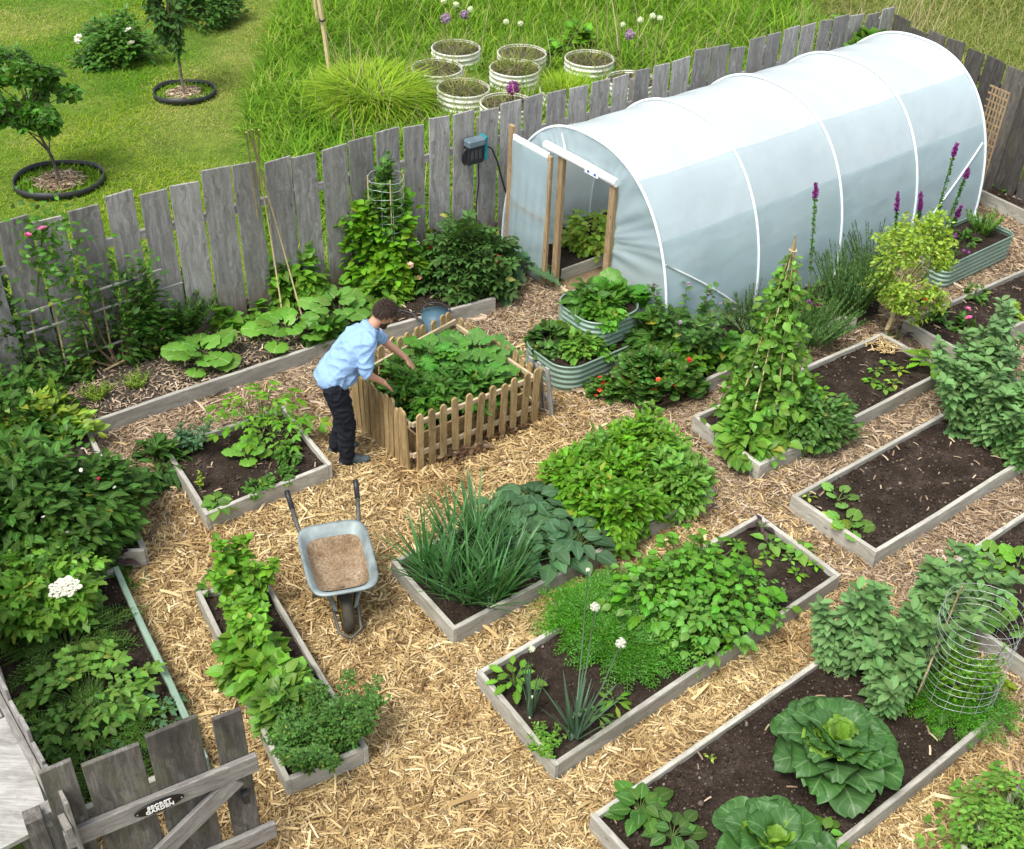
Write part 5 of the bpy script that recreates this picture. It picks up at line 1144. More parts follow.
# globe flowers
def allium(lab, b, z0, h, size, mat, group='globe flowers behind the fence', lean=(0, 0), name='globe_flower', smat='stem', leaves=4):
    root = thing(name, lab, 'flower', (*b, z0), group); mb = MB(); tp = np.array([b[0] + lean[0], b[1] + lean[1], z0 + h]); b3 = np.array([b[0], b[1], z0])
    mb.tube([b3, (b3 + tp) / 2 + (lean[0] * .1, 0, .02), tp], [.007, .006, .005], 6); mb.build('stem', M[smat], root); seedhead_globe(root, 'flower_head', tp, size, mat); return root
for (x, y, h, s_, m_, lab) in ((446, 62, .75, .17, 'f_mauve', 'dusty mauve globe flower above the left round planters'), (464, 58, .75, .15, 'f_mauve', 'dusty mauve globe flower, right of the pair above the left round planters'), (444, 40, .7, .1, 'f_pale', 'pale green globe seedhead, highest on the left'), (456, 44, .7, .1, 'f_pale', 'pale green globe seedhead beside the mauve globes'), (470, 46, .65, .1, 'f_pale', 'pale green globe seedhead, right of its trio'),
     (505, 62, .7, .09, 'f_pale', 'left of two small cream globes over the middle round planters'), (519, 64, .7, .09, 'f_pale', 'right of two small cream globes over the middle round planters'), (625, 85, .85, .17, 'f_mauve', 'mauve globe flower right of the round planters'), (619, 68, .75, .09, 'f_pale', 'small cream globe left of the group right of the planters'), (636, 66, .8, .1, 'f_pale', 'cream globe in the middle of the group right of the planters'), (648, 62, .8, .1, 'f_pale', 'cream globe near the right end of its row'), (655, 64, .8, .1, 'f_pale', 'cream globe at the right end of its row'), (512, 122, .55, .2, 'f_purple', 'dull purple globe flower just over the fence boards')):
    allium(lab, G(x, y, 0), 0, h, s_ * 1.1, m_)
# young trees with their edging rings
def tree(name, lab, b, h, crown_c, rx, rz, n, T, ls, mat, ht, lean=(0, 0), clumps=26, trunk_r=.03, col='bark', limbs=9, lo=.35, cs=.27):
    root = thing(name, lab, 'tree', (*b, 0), None); o = np.array([b[0], b[1], 0.]); cc = o + np.array([lean[0], lean[1], crown_c])
    mb = MB(); top = o + np.array([lean[0] * .8, lean[1] * .8, ht]); mb.tube([o, o + (top - o) * .35 + (.02, .01, 0), o + (top - o) * .7 - (.02, 0, 0), top], [trunk_r, trunk_r * .85, trunk_r * .6, trunk_r * .3], 8); mb.build('trunk', M[col], root)
    D = rdir(clumps, -.9, 1) * (rng.uniform(.35, 1, clumps) ** .5)[:, None] * np.array([rx, rx, rz]); C = cc + D; lb = MB()
    for k in range(clumps):
        s_ = rng.uniform(lo, .95); st = o + (top - o) * s_; lb.tube([st, (st + C[k]) / 2 + (0, 0, .05), C[k]], [trunk_r * .4, trunk_r * .25, .004], 5)
    lb.build('limbs', M[col], root)
    idx = rng.integers(0, clumps, n); q = C[idx] + rdir(n) * (rng.uniform(0, 1, n) ** .5)[:, None] * np.array([rx, rx, rz * .8]) * cs
    d = rdir(n, -.7, .35) + (q - cc) * .6; mb = MB(); inst(mb, T, q, d, ls * rng.uniform(.6, 1.25, n), up=rdir(n, .1, 1)); mb.build('crown', M[mat], root); return root
def ring_edge(lab, c, r, h=.1):
    rt = thing('tree_ring', lab, 'garden edging', (*c, 0), 'black edging rings round young trees'); mb = MB(); V = []; k = 48
    for i in range(k):
        a = 2 * math.pi * i / k; rr = r * (1 + .04 * math.sin(2 * a + 1)); z = .012 * math.sin(3 * a)
        for (dr, zz) in ((0, 0), (.0, h + z), (-.02, h + z), (-.02, 0)): V.append((c[0] + (rr + dr) * math.cos(a), c[1] + (rr + dr) * math.sin(a), zz))
    mb.add(V, [[i * 4 + j, i * 4 + (j + 1) % 4, ((i + 1) % k) * 4 + (j + 1) % 4, ((i + 1) % k) * 4 + j] for i in range(k) for j in range(4)]); mb.build('edging', M['black'], rt)
    k = 700; a = rng.uniform(0, 6.28, k); q = np.sqrt(rng.uniform(0, 1, k)) * .55 * r; mb = MB(); inst(mb, CHIP, np.column_stack([c[0] + q * np.cos(a), c[1] + q * np.sin(a), rng.uniform(.03, .06, k)]), rdir(k, -.2, .2), rng.uniform(.05, .11, k), up=rdir(k, .5, 1)); o_ = mb.build('mulch', M['chip_old'], rt); tag(o_, kind='stuff')
    mb = MB(); k = 900; a = rng.uniform(0, 6.28, k); q = np.sqrt(rng.uniform(.3, 1, k)) * .93 * r; e = rng.uniform(.4, 1.4, k); th = rng.uniform(0, 6.28, k); inst(mb, BLADE_G, np.column_stack([c[0] + q * np.cos(a), c[1] + q * np.sin(a), np.zeros(k)]), np.stack([np.cos(th) * np.cos(e), np.sin(th) * np.cos(e), np.sin(e)], 1), rng.uniform(.06, .18, k), wid=2); tag(mb.build('grass', M['g_tall'], rt), kind='stuff')
r1c, r2c = G(60, 183), G(185, 95); ring_edge('black edging ring round the nearer, left young tree', r1c, .58); ring_edge('black edging ring round the farther, slim young tree', r2c, .47)
tree('young_tree', 'small round crowned young tree at the left edge inside a black ring', r1c + (.02, -.02), 1.8, 1.2, .58, .52, 3200, LEAF_W, .1, 'l_mid', 1.1, (-.28, .05), 24, .026)
tree('young_tree', 'slim upright young tree standing in the farther black ring', r2c + (0, -.05), 2.6, 1.55, .26, 1.05, 1800, LEAF_S, .12, 'l_dark', 2.2, (-.12, .1), 34, .025)
bush('flowering_shrub', 'dark loose shrub with white flowers at the top left', 'shrub', G(118, 62), 0, .75, .9, 2600, LEAF_S, .1, 'l_mid', clumps=26, ry=.5, fl=[('flower', 'f_white', 4, .15, FLOWER)])
bush('shrub', 'dark green shrub behind the slim young tree at the top edge', 'shrub', G(205, 22), 0, .8, 1.0, 2200, LEAF_S, .1, 'l_dark', clumps=24)
bush('shrub', 'pale loose bush at the far left edge beyond the round crowned tree', 'shrub', G(8, 78), 0, .5, .7, 1200, LEAF_S, .09, 'l_mid', clumps=14)
for (x, y, lab) in ((575, 50, 'left'), (845, 38, 'right')): bush('weed_clump', 'leafy green weeds above the fence on the far %s' % lab, 'weeds', G(x, y, .2), 0, .4, .7, 500, LEAF_W, .16, 'l_bright', clumps=10)
bush('climber', 'bright leafy climber topping the fence corner behind the tunnel', 'climber', BACK_B - BD * .5 - BN * .25, 1.1, .45, .75, 320, ROUND2, .2, 'l_bright', clumps=10, base=0)
bush('climber', 'green leaves over the right fence just past the corner', 'climber', BACK_B + (.45, -.9), 1.0, .35, .7, 160, ROUND2, .2, 'l_bright', clumps=8)

# ------------------------------------------------------------------ back border, left to right
def fp(px, py, z): return G(px, py, z)
Bz = .13
bush('climbing_rose', 'dark climbing rose with one pink bloom at the left end of the fence', 'rose', G(12, 378, .13), Bz, .62, 1.7, 3200, LEAF_S, .09, 'l_dark', clumps=26, ry=.45, stem='stem_brown')
rf_ = before_fence(43, 229, .2); flowers_part(bpy.data.objects['climbing_rose'], 'flower', [rf_, before_fence(28, 236, .22)], M['f_pink'], .11); mb = MB(); mb.tube([xyz(G(30, 372, .13), .13), (xyz(G(30, 372, .13), .13) + rf_) / 2, rf_], .008, 6); q = rf_ + rng.normal(0, 1, (420, 3)) * (.2, .12, .32) - (0, 0, .28); q = q[(q[:, :2] - BACK_A) @ BN < -.05]; inst(mb, LEAF_S, q, rdir(len(q), -.5, .4), .08, up=rdir(len(q), .2, 1)); mb.build('upper_shoot', M['l_mid'], bpy.data.objects['climbing_rose'])
o_ = bush('rambling_shrub', 'thin rambling shrub trained over the stick frame on the fence', 'shrub', tx - BN * .05 + BD * .1, Bz, .72, 1.6, 2000, LEAF_S, .075, 'l_mid', clumps=34, ry=.18, ang=R(37.4), stem='stem_brown', cr=.3)
bush('rambling_shrub', 'small bushy green shrub under the rambling rose at the stick frame', 'shrub', G(60, 350, .13), Bz, .35, .8, 700, LEAF_S, .08, 'l_dark', clumps=12, stem='stem_brown')
stalks('fine_leaved_bush', 'dark fine leaved bush by the fence left of the squash', 'shrub', G(178, 330, .13), Bz, 70, .55, .36, 60, LEAF_N, .1, 'l_dark', lean=.5, el=.6)
rosette('squash_plant', 'squash plant with big pale leaves nearest the stick frame', 'vegetable', G(202, 364, .14), Bz, 17, .27, .29, ROUND, 'l_squash', 'squash plants in the back border', el=(.3, 1.35))
rosette('squash_plant', 'squash plant with big round leaves below the bamboo tripod', 'vegetable', G(286, 338, .14), Bz, 17, .32, .28, ROUND, 'l_squash', 'squash plants in the back border', el=(.3, 1.3))
rosette('squash_plant', 'squash plant directly behind the man', 'vegetable', G(338, 318, .14), Bz, 14, .32, .28, ROUND, 'l_squash', 'squash plants in the back border', el=(.3, 1.3))
bush('bean_plant', 'leafy bean plants between the two left squash plants', 'vegetable', G(236, 322, .14), Bz, .42, .4, 520, LEAF_W, .12, 'l_bright', clumps=12, ry=.25)
bush('bean_plant', 'climbing bean foliage around the foot of the bamboo tripod', 'vegetable', G(290, 300, .14), Bz, .4, .75, 620, LEAF_W, .12, 'l_bright', clumps=14, ry=.25)
bush('leafy_plant', 'small leafy plant in the border just left of the man', 'vegetable', G(330, 340, .14), Bz, .22, .35, 150, LEAF_W, .12, 'l_mid', clumps=6)
bush('flowering_bush', 'tall leafy bush with peach flowers growing up through the wire cage', 'shrub', G(380, 282, .14), Bz, .62, 1.2, 3400, LEAF_W, .1, 'l_bright', clumps=34, ry=.42, fl=[('flower', 'f_peach', 4, .09, FLOWER), ('flower', 'f_white', 1, .09, FLOWER)])
bush('climber', 'thin leafy growth inside the pale green wire cage', 'climber', cc2, .85, .24, .9, 700, LEAF_W, .09, 'l_mid', clumps=14)
bush('leafy_plant', 'low bright leafy plant in front of the caged bush', 'vegetable', G(385, 300, .14), Bz, .45, .3, 420, LEAF_W, .12, 'l_bright', clumps=12, ry=.2, ang=R(38))
bush('dark_leaved_bush', 'dark bush with crimson flowers beside the tunnel door', 'shrub', G(466, 284, .14), Bz, .58, .75, 900, PINN, .24, 'l_dark', clumps=20, ry=.4, fl=[('flower', 'f_crimson', 4, .13, FLOWER)])
rosette('artichoke', 'large dark blue green jagged leaves spilling by the door leaf', 'vegetable', G(502, 272, .1), .1, 26, .3, .5, LOBED_N, 'l_blue', el=(.2, 1.2))
for (x, y) in ((98, 398), (137, 386)): stalks('heather_tuft', 'small lime tuft in the dry soil, ' + ('left of the pair' if x < 110 else 'right of the pair'), 'plant', G(x, y, .14), Bz, 40, .16, .1, 16, NEEDLE, .05, 'l_lime', 'lime tufts in the dry border', lean=.6)
bush('yellow_shrub', 'yellow leaved sprig in the dry border by the stick frame', 'shrub', G(78, 372, .14), Bz, .12, .3, 70, LEAF_S, .08, 'l_lime', clumps=6)
bush('yellow_shrub', 'yellow leaved shrub at the corner of the left border boards', 'shrub', G(52, 440, .14), Bz, .5, .55, 480, LEAF_S, .1, 'l_lime', clumps=14, ry=.3, zlo=.2)
bush('berry_bush', 'large dark berry bush filling the left border', 'shrub', G(45, 545, .14) - AX * .1, Bz, .95, 1.0, 5200, LEAF_S, .105, 'l_dark', clumps=44, ry=.85, stem='stem_brown', sv=.5)
bush('bramble_shoots', 'paler fresh shoots growing up through the large dark berry bush', 'shrub', G(50, 530, .14) - AX * .1, .35, .95, .95, 900, LEAF_S, .08, 'l_mid', clumps=40, ry=.8, cr=.14, stem='stem_red', fl=[('flower', 'f_white', 9, .04, FLOWER), ('berry', 'f_crimson', 7, .03, BALL)])
bush('berry_bush', 'dark berry bush spilling over the end of the left border boards', 'shrub', G(112, 520, .14), Bz, .42, .7, 1500, LEAF_S, .105, 'l_dark', clumps=16, stem='stem_brown')
bush('rose_bush', 'dark leafy rose bush at the far left edge behind the berry bush', 'shrub', G(8, 440, .14), Bz, .7, .8, 1900, LEAF_S, .1, 'l_dark', clumps=22, stem='stem_brown')
bush('comfrey', 'dark broad leaved plant outside the small square bed', 'plant', G(160, 474, 0), 0, .3, .36, 300, LEAF_L, .14, 'l_dark', clumps=10)
bush('weed_clump', 'small green weeds in the chips at the border corner', 'weeds', G(135, 578, 0), 0, .13, .14, 60, LEAF_S, .08, 'l_mid', clumps=5)
rosette('purple_plant', 'dark purple leaved seedling at the end of the green painted board', 'plant', G(112, 562, .15), .15, 9, .08, .16, LEAF, 'l_purple', el=(.2, 1.1))
# bed behind the gate
bush('lovage', 'broad leafy herb with a white lace flower head at the left', 'herb', G(46, 606, .14), .14, .42, .6, 760, COMP, .17, 'l_bright', clumps=22, ry=.5)
bush('lovage', 'second leafy herb behind the one with the lace flower', 'herb', G(22, 575, .14), .14, .4, .55, 800, LEAF_W, .11, 'l_bright', clumps=14, ry=.4)
ub = G(62, 606, .14); root = thing('lace_flower', 'flat white lace flower head above the herb in the left bed', 'flower', (*ub, .14)); up_ = G(65, 590, .85)
mb = MB(); mb.tube([(*ub, .14), (*up_, .84)], .006, 6); 
hd = []; 
for k in range(22):
    a = k * 2.4; r_ = .105 * math.sqrt(k / 22); hd.append((up_[0] + r_ * math.cos(a), up_[1] + r_ * math.sin(a), .9 - r_ * .25)); mb.tube([(*up_, .82), hd[-1]], .0025, 4)
mb.build('stem', M['stem'], root); mb = MB()
for h_ in hd: k = 26; q = rdir(k) * (.022, .022, .008); inst(mb, FLOWER, np.array(h_) + q, rdir(k, -.2, .2), .02, up=(0, 0, 1))
mb.build('flower_head', M['f_white'], root)
rosette('fennel', 'feathery dark green fennel clump below the lace flower', 'herb', G(68, 650, .14), .14, 110, .14, .42, FROND2, 'l_feather_dark', el=(.3, 1.45), spread0=.15)
rosette('fennel', 'olive feathery clump just behind the gate boards', 'herb', G(95, 745, .14), .14, 90, .14, .42, FROND2, 'l_feather_dark', el=(.3, 1.45), spread0=.25)
rosette('parsnip', 'light green jagged parsnip leaves in the middle of the bed behind the gate', 'vegetable', G(90, 706, .14), .14, 80, .27, .22, COMP, 'l_bright', el=(.25, 1.4), spread0=.2)
rosette('parsnip', 'bluish green jagged leaves at the right of the parsnips by the gate', 'vegetable', G(142, 724, .14), .14, 18, .12, .16, COMP, 'l_blue', el=(.25, 1.2), spread0=.15)

# ------------------------------------------------------------------ small square bed
rosette('parsnip', 'tall leafy parsnip at the back corner of the small square bed', 'vegetable', G(262, 428, .14), .14, 30, .34, .21, COMP, 'l_bright', el=(.4, 1.5), spread0=.1)
rosette('parsnip', 'lower bright green leaves at the right of the small square bed', 'vegetable', G(278, 436, .14), .14, 20, .2, .2, COMP, 'l_bright', el=(.2, 1.2), spread0=.1)
stalks('sage_plant', 'small grey green sage by the left corner of the small square bed', 'herb', G(193, 448, .14), .14, 12, .26, .12, 18, LEAF, .09, 'l_blue', lean=.4)
rosette('squash_seedling', 'small squash plant in the middle of the small square bed', 'vegetable', G(248, 455, .15), .15, 9, .14, .17, ROUND, 'l_squash', el=(.2, 1.2))
rosette('lettuce', 'bright green young lettuce at the front corner of the small square bed', 'vegetable', G(216, 506, .15), .15, 16, .07, .15, LEAF_W, 'l_bright', el=(.2, 1.2))
stalks('yellow_seedling', 'little yellow flowering weed near the front of the small square bed', 'plant', G(200, 490, .15), .15, 3, .2, .04, 7, LEAF_S, .05, 'l_lime', el=.5)
for (x, y, lab) in ((257, 490, 'left of the two low herbs'), (281, 478, 'right of the two low herbs')): bush('low_herb', lab + ' in the small square bed', 'herb', G(x, y, .15), .15, .14, .13, 260, LEAF_S, .045, 'l_mid', clumps=8)
bush('low_herb', 'upright herb at the right edge of the small square bed', 'herb', G(290, 456, .15), .15, .13, .22, 200, LEAF_S, .06, 'l_mid', clumps=7)
# ------------------------------------------------------------------ narrow bed left of the barrow: pepper and bean plants
q2 = [(243, 600), (254, 622), (262, 645), (255, 668), (270, 690), (283, 712)]
labs = ['farthest, tallest', 'second from the far end', 'third from the far end', 'third from the near end', 'second from the near end', 'nearest']
for k, (x, y) in enumerate(q2):
    if k < 3: stalks('pepper_plant', labs[k] + ' bright green leafy plant in the narrow bed', 'vegetable', G(x, y, .15), .15, 9, .5 - .04 * k, .17, 40, LEAF_W, .115, 'l_bright', 'bright green plants in the narrow bed', lean=.35, el=.1)
    else: bush('bean_plant', labs[k] + ' bright green bean plant in the narrow bed', 'vegetable', G(x, y, .15), .15, .26, .36, 330, LEAF_W, .11, 'l_bright', 'bright green plants in the narrow bed', clumps=10, cr=.4)
stalks('tomato_plant', 'grey green sprawling bushy plant at the near end of the narrow bed', 'vegetable', G(318, 748, .15), .15, 30, .36, .26, 34, PINN2, .1, 'l_tomato', lean=.45, el=.3)
stalks('tomato_plant', 'grey green bushy plant leaning over the right edge of the narrow bed', 'vegetable', G(340, 728, .15), .15, 18, .32, .2, 30, PINN2, .1, 'l_tomato', lean=.5, el=.3)
bush('low_herb', 'small green herb in the far corner of the narrow bed', 'herb', G(214, 590, .15), .15, .08, .2, 60, LEAF_S, .07, 'l_mid', clumps=5)

# ------------------------------------------------------------------ onion, kale and potato bed
d3v = AX; o3 = Q3[0] * .5 + Q3[1] * .5; 
on = [(.22, .25), (.30, -.22), (.50, .0), (.56, .33), (.62, -.33), (.78, .12), (.80, -.18), (.2, -.02), (.84, .38), (.42, -.38)]
for k, (s_, t) in enumerate(on):
    straps('onion_plant', 'onion with long dark tubular leaves at the left of the potatoes', 'vegetable', o3 + AX * s_ + NX * t, .14, 46, .56, BLADE_S, 'l_onion', 'onions in the onion and potato bed', r=.08, el=(.75, 1.52), wid=1.45, bulb=(4, .1, .012, 'l_leek'), lv=.35)
for k, (s_, t) in enumerate([(1.1, .05), (1.14, .32), (1.2, -.26), (1.38, .1), (1.42, -.3), (1.42, .34)]):
    rosette('kale_plant', 'blue green broad leaved kale between the onions and the potatoes', 'vegetable', o3 + AX * s_ + NX * t, .14, 26, .24, .22, CRINK if k % 2 else LEAF_W, 'l_blue', 'kale between the onions and potatoes', el=(.2, 1.2))
for k in range(15):
    s_, t = 1.88 + (k % 5) * .225 + (k // 5) * .03, -.29 + (k // 5) * .31
    bush('potato_plant', 'potato plant in the dense bright green mass at the right of its bed', 'vegetable', o3 + AX * s_ + NX * t, .12, .31, .56, 900, LEAF, .08, 'l_potato', 'potato plants growing together', clumps=16, cr=.36, sv=.3)
# ------------------------------------------------------------------ long middle bed
o4 = Q4[0] * .5 + Q4[1] * .5; e4 = Q4[3] * .5 + Q4[2] * .5; u4 = (e4 - o4) / np.linalg.norm(e4 - o4); v4 = np.array([-u4[1], u4[0]]); L4 = np.linalg.norm(e4 - o4)
for k in range(14):
    s_ = L4 * (.50 + .21 * ((k % 7) / 6.)); t = -.24 + .42 * (k // 7) + .08 * (k % 2)
    rosette('celery_plant', 'bright green lobed leaf plant in the dense block in the middle of the long bed', 'vegetable', o4 + u4 * s_ + v4 * t, .14, 60, .25 + .09 * (k % 3), .09 + .02 * (k % 2), CRINK if k % 3 else COMP, 'l_lettuce', 'lobed leaf plants in the long middle bed', el=(.3, 1.5), spread0=.1)
for k in range(7):
    s_ = L4 * (.34 + .1 * (k % 4) / 3. + .02 * (k // 4)); t = .42 - .22 * (k // 4) * 1.6 - .05 * (k % 2)
    rosette('carrot_plant', 'feathery bright green carrot tops left of the lobed leaf plants', 'vegetable', o4 + u4 * s_ + v4 * t, .14, 80, .12, .34, FROND, 'l_feather', 'carrot tops in the long middle bed', el=(.3, 1.45), spread0=.12)
seeds = [(742, 590), (760, 603), (752, 575), (741, 560), (712, 560), (728, 572), (790, 560), (815, 566), (796, 575), (766, 558), (735, 545), (724, 596)]
for (x, y) in seeds: rosette('seedling', 'small seedling in the bare soil at the right end of the long middle bed', 'vegetable', G(x, y, .15), .15, 7, .04, .085, LEAF_S, 'l_bright', 'seedlings at the right end of the long middle bed', el=(.15, 1.0))
for (x, y, lab) in ((688, 562, 'left'), (762, 528, 'right')): rosette('purple_plant' if x > 700 else 'leafy_seedling', 'small plant at the back %s corner of the long middle bed' % lab, 'plant', G(x, y, .15), .15, 9, .08, .13, LEAF, 'l_purple' if x > 700 else 'l_bright', el=(.2, 1.1))
for (x, y, lab) in ((770, 545, 'larger seedling on the left'), (800, 552, 'larger seedling on the right')): rosette('leafy_seedling', lab + ' near the far end of the long middle bed', 'vegetable', G(x, y, .15), .15, 9, .07, .13, LEAF_W, 'l_bright', el=(.15, 1.0))
rosette('strawberry_plant', 'strawberry like leafy plant at the left corner of the long middle bed', 'vegetable', G(514, 684, .15), .15, 20, .14, .13, LOBED, 'l_bright', el=(.3, 1.3))
stalks('low_herb', 'low bright herb at the near corner of the long middle bed', 'herb', G(545, 748, .15), .15, 34, .1, .12, 10, LEAF_S, .045, 'l_bright', lean=.7)
rosette('leafy_seedling', 'jagged seedling right of the flowering leeks', 'vegetable', G(614, 703, .15), .15, 9, .07, .12, LOBED_N, 'l_bright', el=(.2, 1.2))
rosette('leafy_seedling', 'pale seedling against the base of the flowering leeks', 'vegetable', G(597, 717, .15), .15, 9, .06, .11, LOBED_N, 'l_lettuce', el=(.2, 1.2))
straps('leek_plant', 'leek with cut blue green leaves and a pale bud on a thin stem', 'vegetable', G(530, 716, .15), .15, 12, .5, T_blade(5, .055, .06, .5), 'l_leek', r=.02, el=(1.3, 1.52), bulb=(2, .22, .014, 'f_pale'))
allium('thin bent flower stem with a cream bud above the left leek', G(528, 716, .15), .15, .72, .05, 'f_pale', 'leek flower stems', (.0, .02), 'leek_flower', 'l_leek')
lk = G(574, 735, .15)
straps('leek_plant', 'large clump of blue green leeks running up to flower', 'vegetable', lk, .15, 30, .56, T_blade(5, .045, .08, .6), 'l_leek', r=.06, el=(1.05, 1.52), bulb=(7, .24, .02, 'l_leek'))
def ftop(px, py, z): p = G(px, py, z); return (p[0] - lk[0], p[1] - lk[1])
for (x, y, z, sz_, lab) in ((621, 643, .75, .085, 'round white flower globe leaning right over the leeks'), (595, 607, .95, .075, 'white flower globe standing up above the middle of the leeks'), (588, 570, 1.15, .035, 'tallest thin leek stem with a small pointed bud')):
    ln = ftop(x, y, z); allium(lab, lk, .15, z - .15, sz_, 'f_white', 'leek flower stems', ln, 'leek_flower', 'l_leek')

# ------------------------------------------------------------------ largest foreground bed
def cabbage(name, lab, c, z, R_, hgt, n_out, n_in, lean=(0, 0)):
    root = thing(name, lab, 'vegetable', (*c, z), 'cabbages in the largest bed'); o = xyz(c, z)
    def leafgrid(L, W, cup, curl, ruf, seed, n=16):
        r = np.random.default_rng(seed); V = []; U = []
        ph = r.uniform(0, 6, 4)
        for i in range(n + 1):
            t = i / n; hw = W / 2 * (math.sin(min(1, t / .62) * math.pi / 2) ** .7 if t < .62 else math.sqrt(max(.0, 1 - ((t - .62) / .40) ** 3)))
            hw = max(hw, W * .06)
            for j in range(-5, 6):
                u = j / 5; e = abs(u) ** 2
                x = u * hw; y = L * t; zz = L * (cup * t - curl * t * t * t * 1.1) + abs(u) ** 1.7 * hw * .42 * (1 - t * .5) + ruf * 1.6 * L * (e + max(0, t - .75) * 2) * (math.sin(t * 12 + ph[0] + u * 2) * .7 + math.sin(u * 6 + ph[1] + t * 5) * .6) + .010 * L * math.sin(abs(u) * 9 - t * 22)
                V.append((x, y, zz)); U.append((abs(u), t))
        F = [[i * 11 + j, i * 11 + j + 1, (i + 1) * 11 + j + 1, (i + 1) * 11 + j] for i in range(n) for j in range(10)]
        return np.array(V), np.array(F), np.array(U)
    def ringl(n, r0, L, W, el, z0, mat, nm, cup, curl, a0=0.):
        for k in range(n):
            a = a0 + k * 2.39996 + rng.uniform(-.12, .12); f = k / max(1, n - 1); e = el[0] + (el[1] - el[0]) * f; h = np.array([math.cos(a), math.sin(a), 0]); base = o + h * r0 * (1 - f * .7) + (lean[0] * f, lean[1] * f, z0[0] + (z0[1] - z0[0]) * f)
            LL = L[0] + (L[1] - L[0]) * f; mb = MB(); T = leafgrid(1, W, cup, curl, .05, int(rng.integers(1e6)))
            inst(mb, T, base, h * math.cos(e) + np.array([0, 0, math.sin(e)]), LL * rng.uniform(.93, 1.07), up=-h * math.sin(e) + (0, 0, math.cos(e))); mb.build(nm, M[mat], root)
    ringl(n_out, R_ * .12, (R_ * 1.02, R_ * .72), .82, (.15, .95), (.04, hgt * .5), 'l_cab_out', 'outer_leaf', .38, .36)
    ringl(n_in, R_ * .06, (R_ * .62, R_ * .34), 1.1, (.62, 1.3), (hgt * .52, hgt * .64), 'l_cab_in', 'heart_leaf', .0, .12, 1.)
    mb = MB(); mb.tube([o - (0, 0, .02), o + (0, 0, hgt * .5)], [.035, .045], 8); mb.build('stalk', M['l_leek'], root)
cabbage('cabbage', 'huge open cabbage with a bright green heart in the largest bed', G(828, 768, .15), .15, .45, .48, 32, 20)
cabbage('cabbage', 'blue green cabbage cut off by the bottom edge of the photo', G(768, 862, .15), .15, .40, .36, 18, 9)
rosette('spinach_plant', 'glossy dark green spinach rosette at the left corner of the largest bed', 'vegetable', G(640, 812, .15), .15, 24, .13, .17, LEAF_W, 'l_mid', 'glossy rosettes in the largest bed', el=(.15, 1.3))
rosette('spinach_plant', 'second glossy spinach plant at the bottom edge beside the cabbage', 'vegetable', G(672, 838, .15), .15, 18, .14, .16, LEAF_W, 'l_mid', 'glossy rosettes in the largest bed', el=(.15, 1.2))
rosette('lettuce', 'yellow green leaves at the right side of the bottom edge cabbage', 'vegetable', G(822, 838, .15), .15, 12, .1, .14, LEAF_W, 'l_lettuce', el=(.2, 1.1))
for (x, y, h, n, r_, lab) in ((895, 655, .85, 13, .3, 'tallest broad bean clump beside the wire cylinder'), (935, 640, .75, 9, .22, 'broad beans right behind the wire cylinder'), (838, 668, .6, 6, .14, 'slim broad bean plant at the back edge of the largest bed'), (885, 702, .5, 7, .15, 'short broad beans just right of the huge cabbage'), (850, 640, .5, 5, .12, 'broad beans overhanging the back board of the largest bed')):
    stalks('broad_bean_plant', lab, 'vegetable', G(x, y, .15), .15, n, h, r_ * 1.15, 70, OVAL, .12, 'l_bean', 'broad beans in the largest bed', lean=.25, el=.15, sr=.007, start=.05, taper=.15)
rosette('carrot_plant', 'feathery carrot tops inside the wire cylinder', 'vegetable', cgc, .14, 170, .14, .3, FROND, 'l_feather', el=(.3, 1.45), spread0=.2)
stalks('pea_plant', 'tall leafy stems filling the wire cylinder', 'vegetable', cgc, .14, 16, .62, .2, 34, OVAL, .07, 'l_bright', lean=.12, el=.3)
rosette('carrot_plant', 'darker leafy tops at the foot of the wire cylinder', 'vegetable', cgc + (-.1, -.12), .14, 30, .1, .2, LOBED, 'l_mid', el=(.2, 1.3), spread0=.12)
rosette('lettuce', 'tiny seedling in the bare soil left of the huge cabbage', 'vegetable', G(710, 758, .15), .15, 6, .02, .05, LEAF_S, 'l_lime', el=(.2, 1.))
# ------------------------------------------------------------------ right hand beds
vine = G(846, 528, .15)
rosette('squash_seedling', 'sprawling young squash at the near end of the bare bed', 'vegetable', vine, .15, 6, .14, .17, ROUND, 'l_squash', el=(.1, 1.0))
rosette('squash_seedling', 'squash shoot with pale leaves just behind the sprawling one in the bare bed', 'vegetable', G(838, 500, .15), .15, 5, .12, .14, ROUND, 'l_squash', el=(.1, 1.1))
rosette('squash_seedling', 'yellowish squash leaves at the near board of the bare bed', 'vegetable', G(832, 524, .15), .15, 4, .08, .13, ROUND, 'l_lime', el=(.1, .9))
rosette('seedling', 'single tiny seedling at the left corner of the bare bed', 'vegetable', G(808, 497, .15), .15, 5, .04, .08, LEAF_S, 'l_lime', el=(.1, .9))
for (x, y, h, n, r_, lab) in ((975, 430, .85, 15, .34, 'large broad bean bush at the near side of the bare bed'), (1005, 400, .95, 14, .34, 'tallest broad bean bush at the right edge of the photo'), (965, 400, .75, 11, .28, 'broad bean bush leaning over the path behind the bare bed'), (1012, 455, .7, 10, .25, 'broad bean bush over the near board at the right edge')):
    stalks('broad_bean_plant', lab, 'vegetable', G(x, y, .15), .15, n, h, r_ * 1.1, 80, OVAL, .12, 'l_bean', 'broad beans in the right hand bed', lean=.3, el=.15, sr=.007, start=.03, taper=.1)
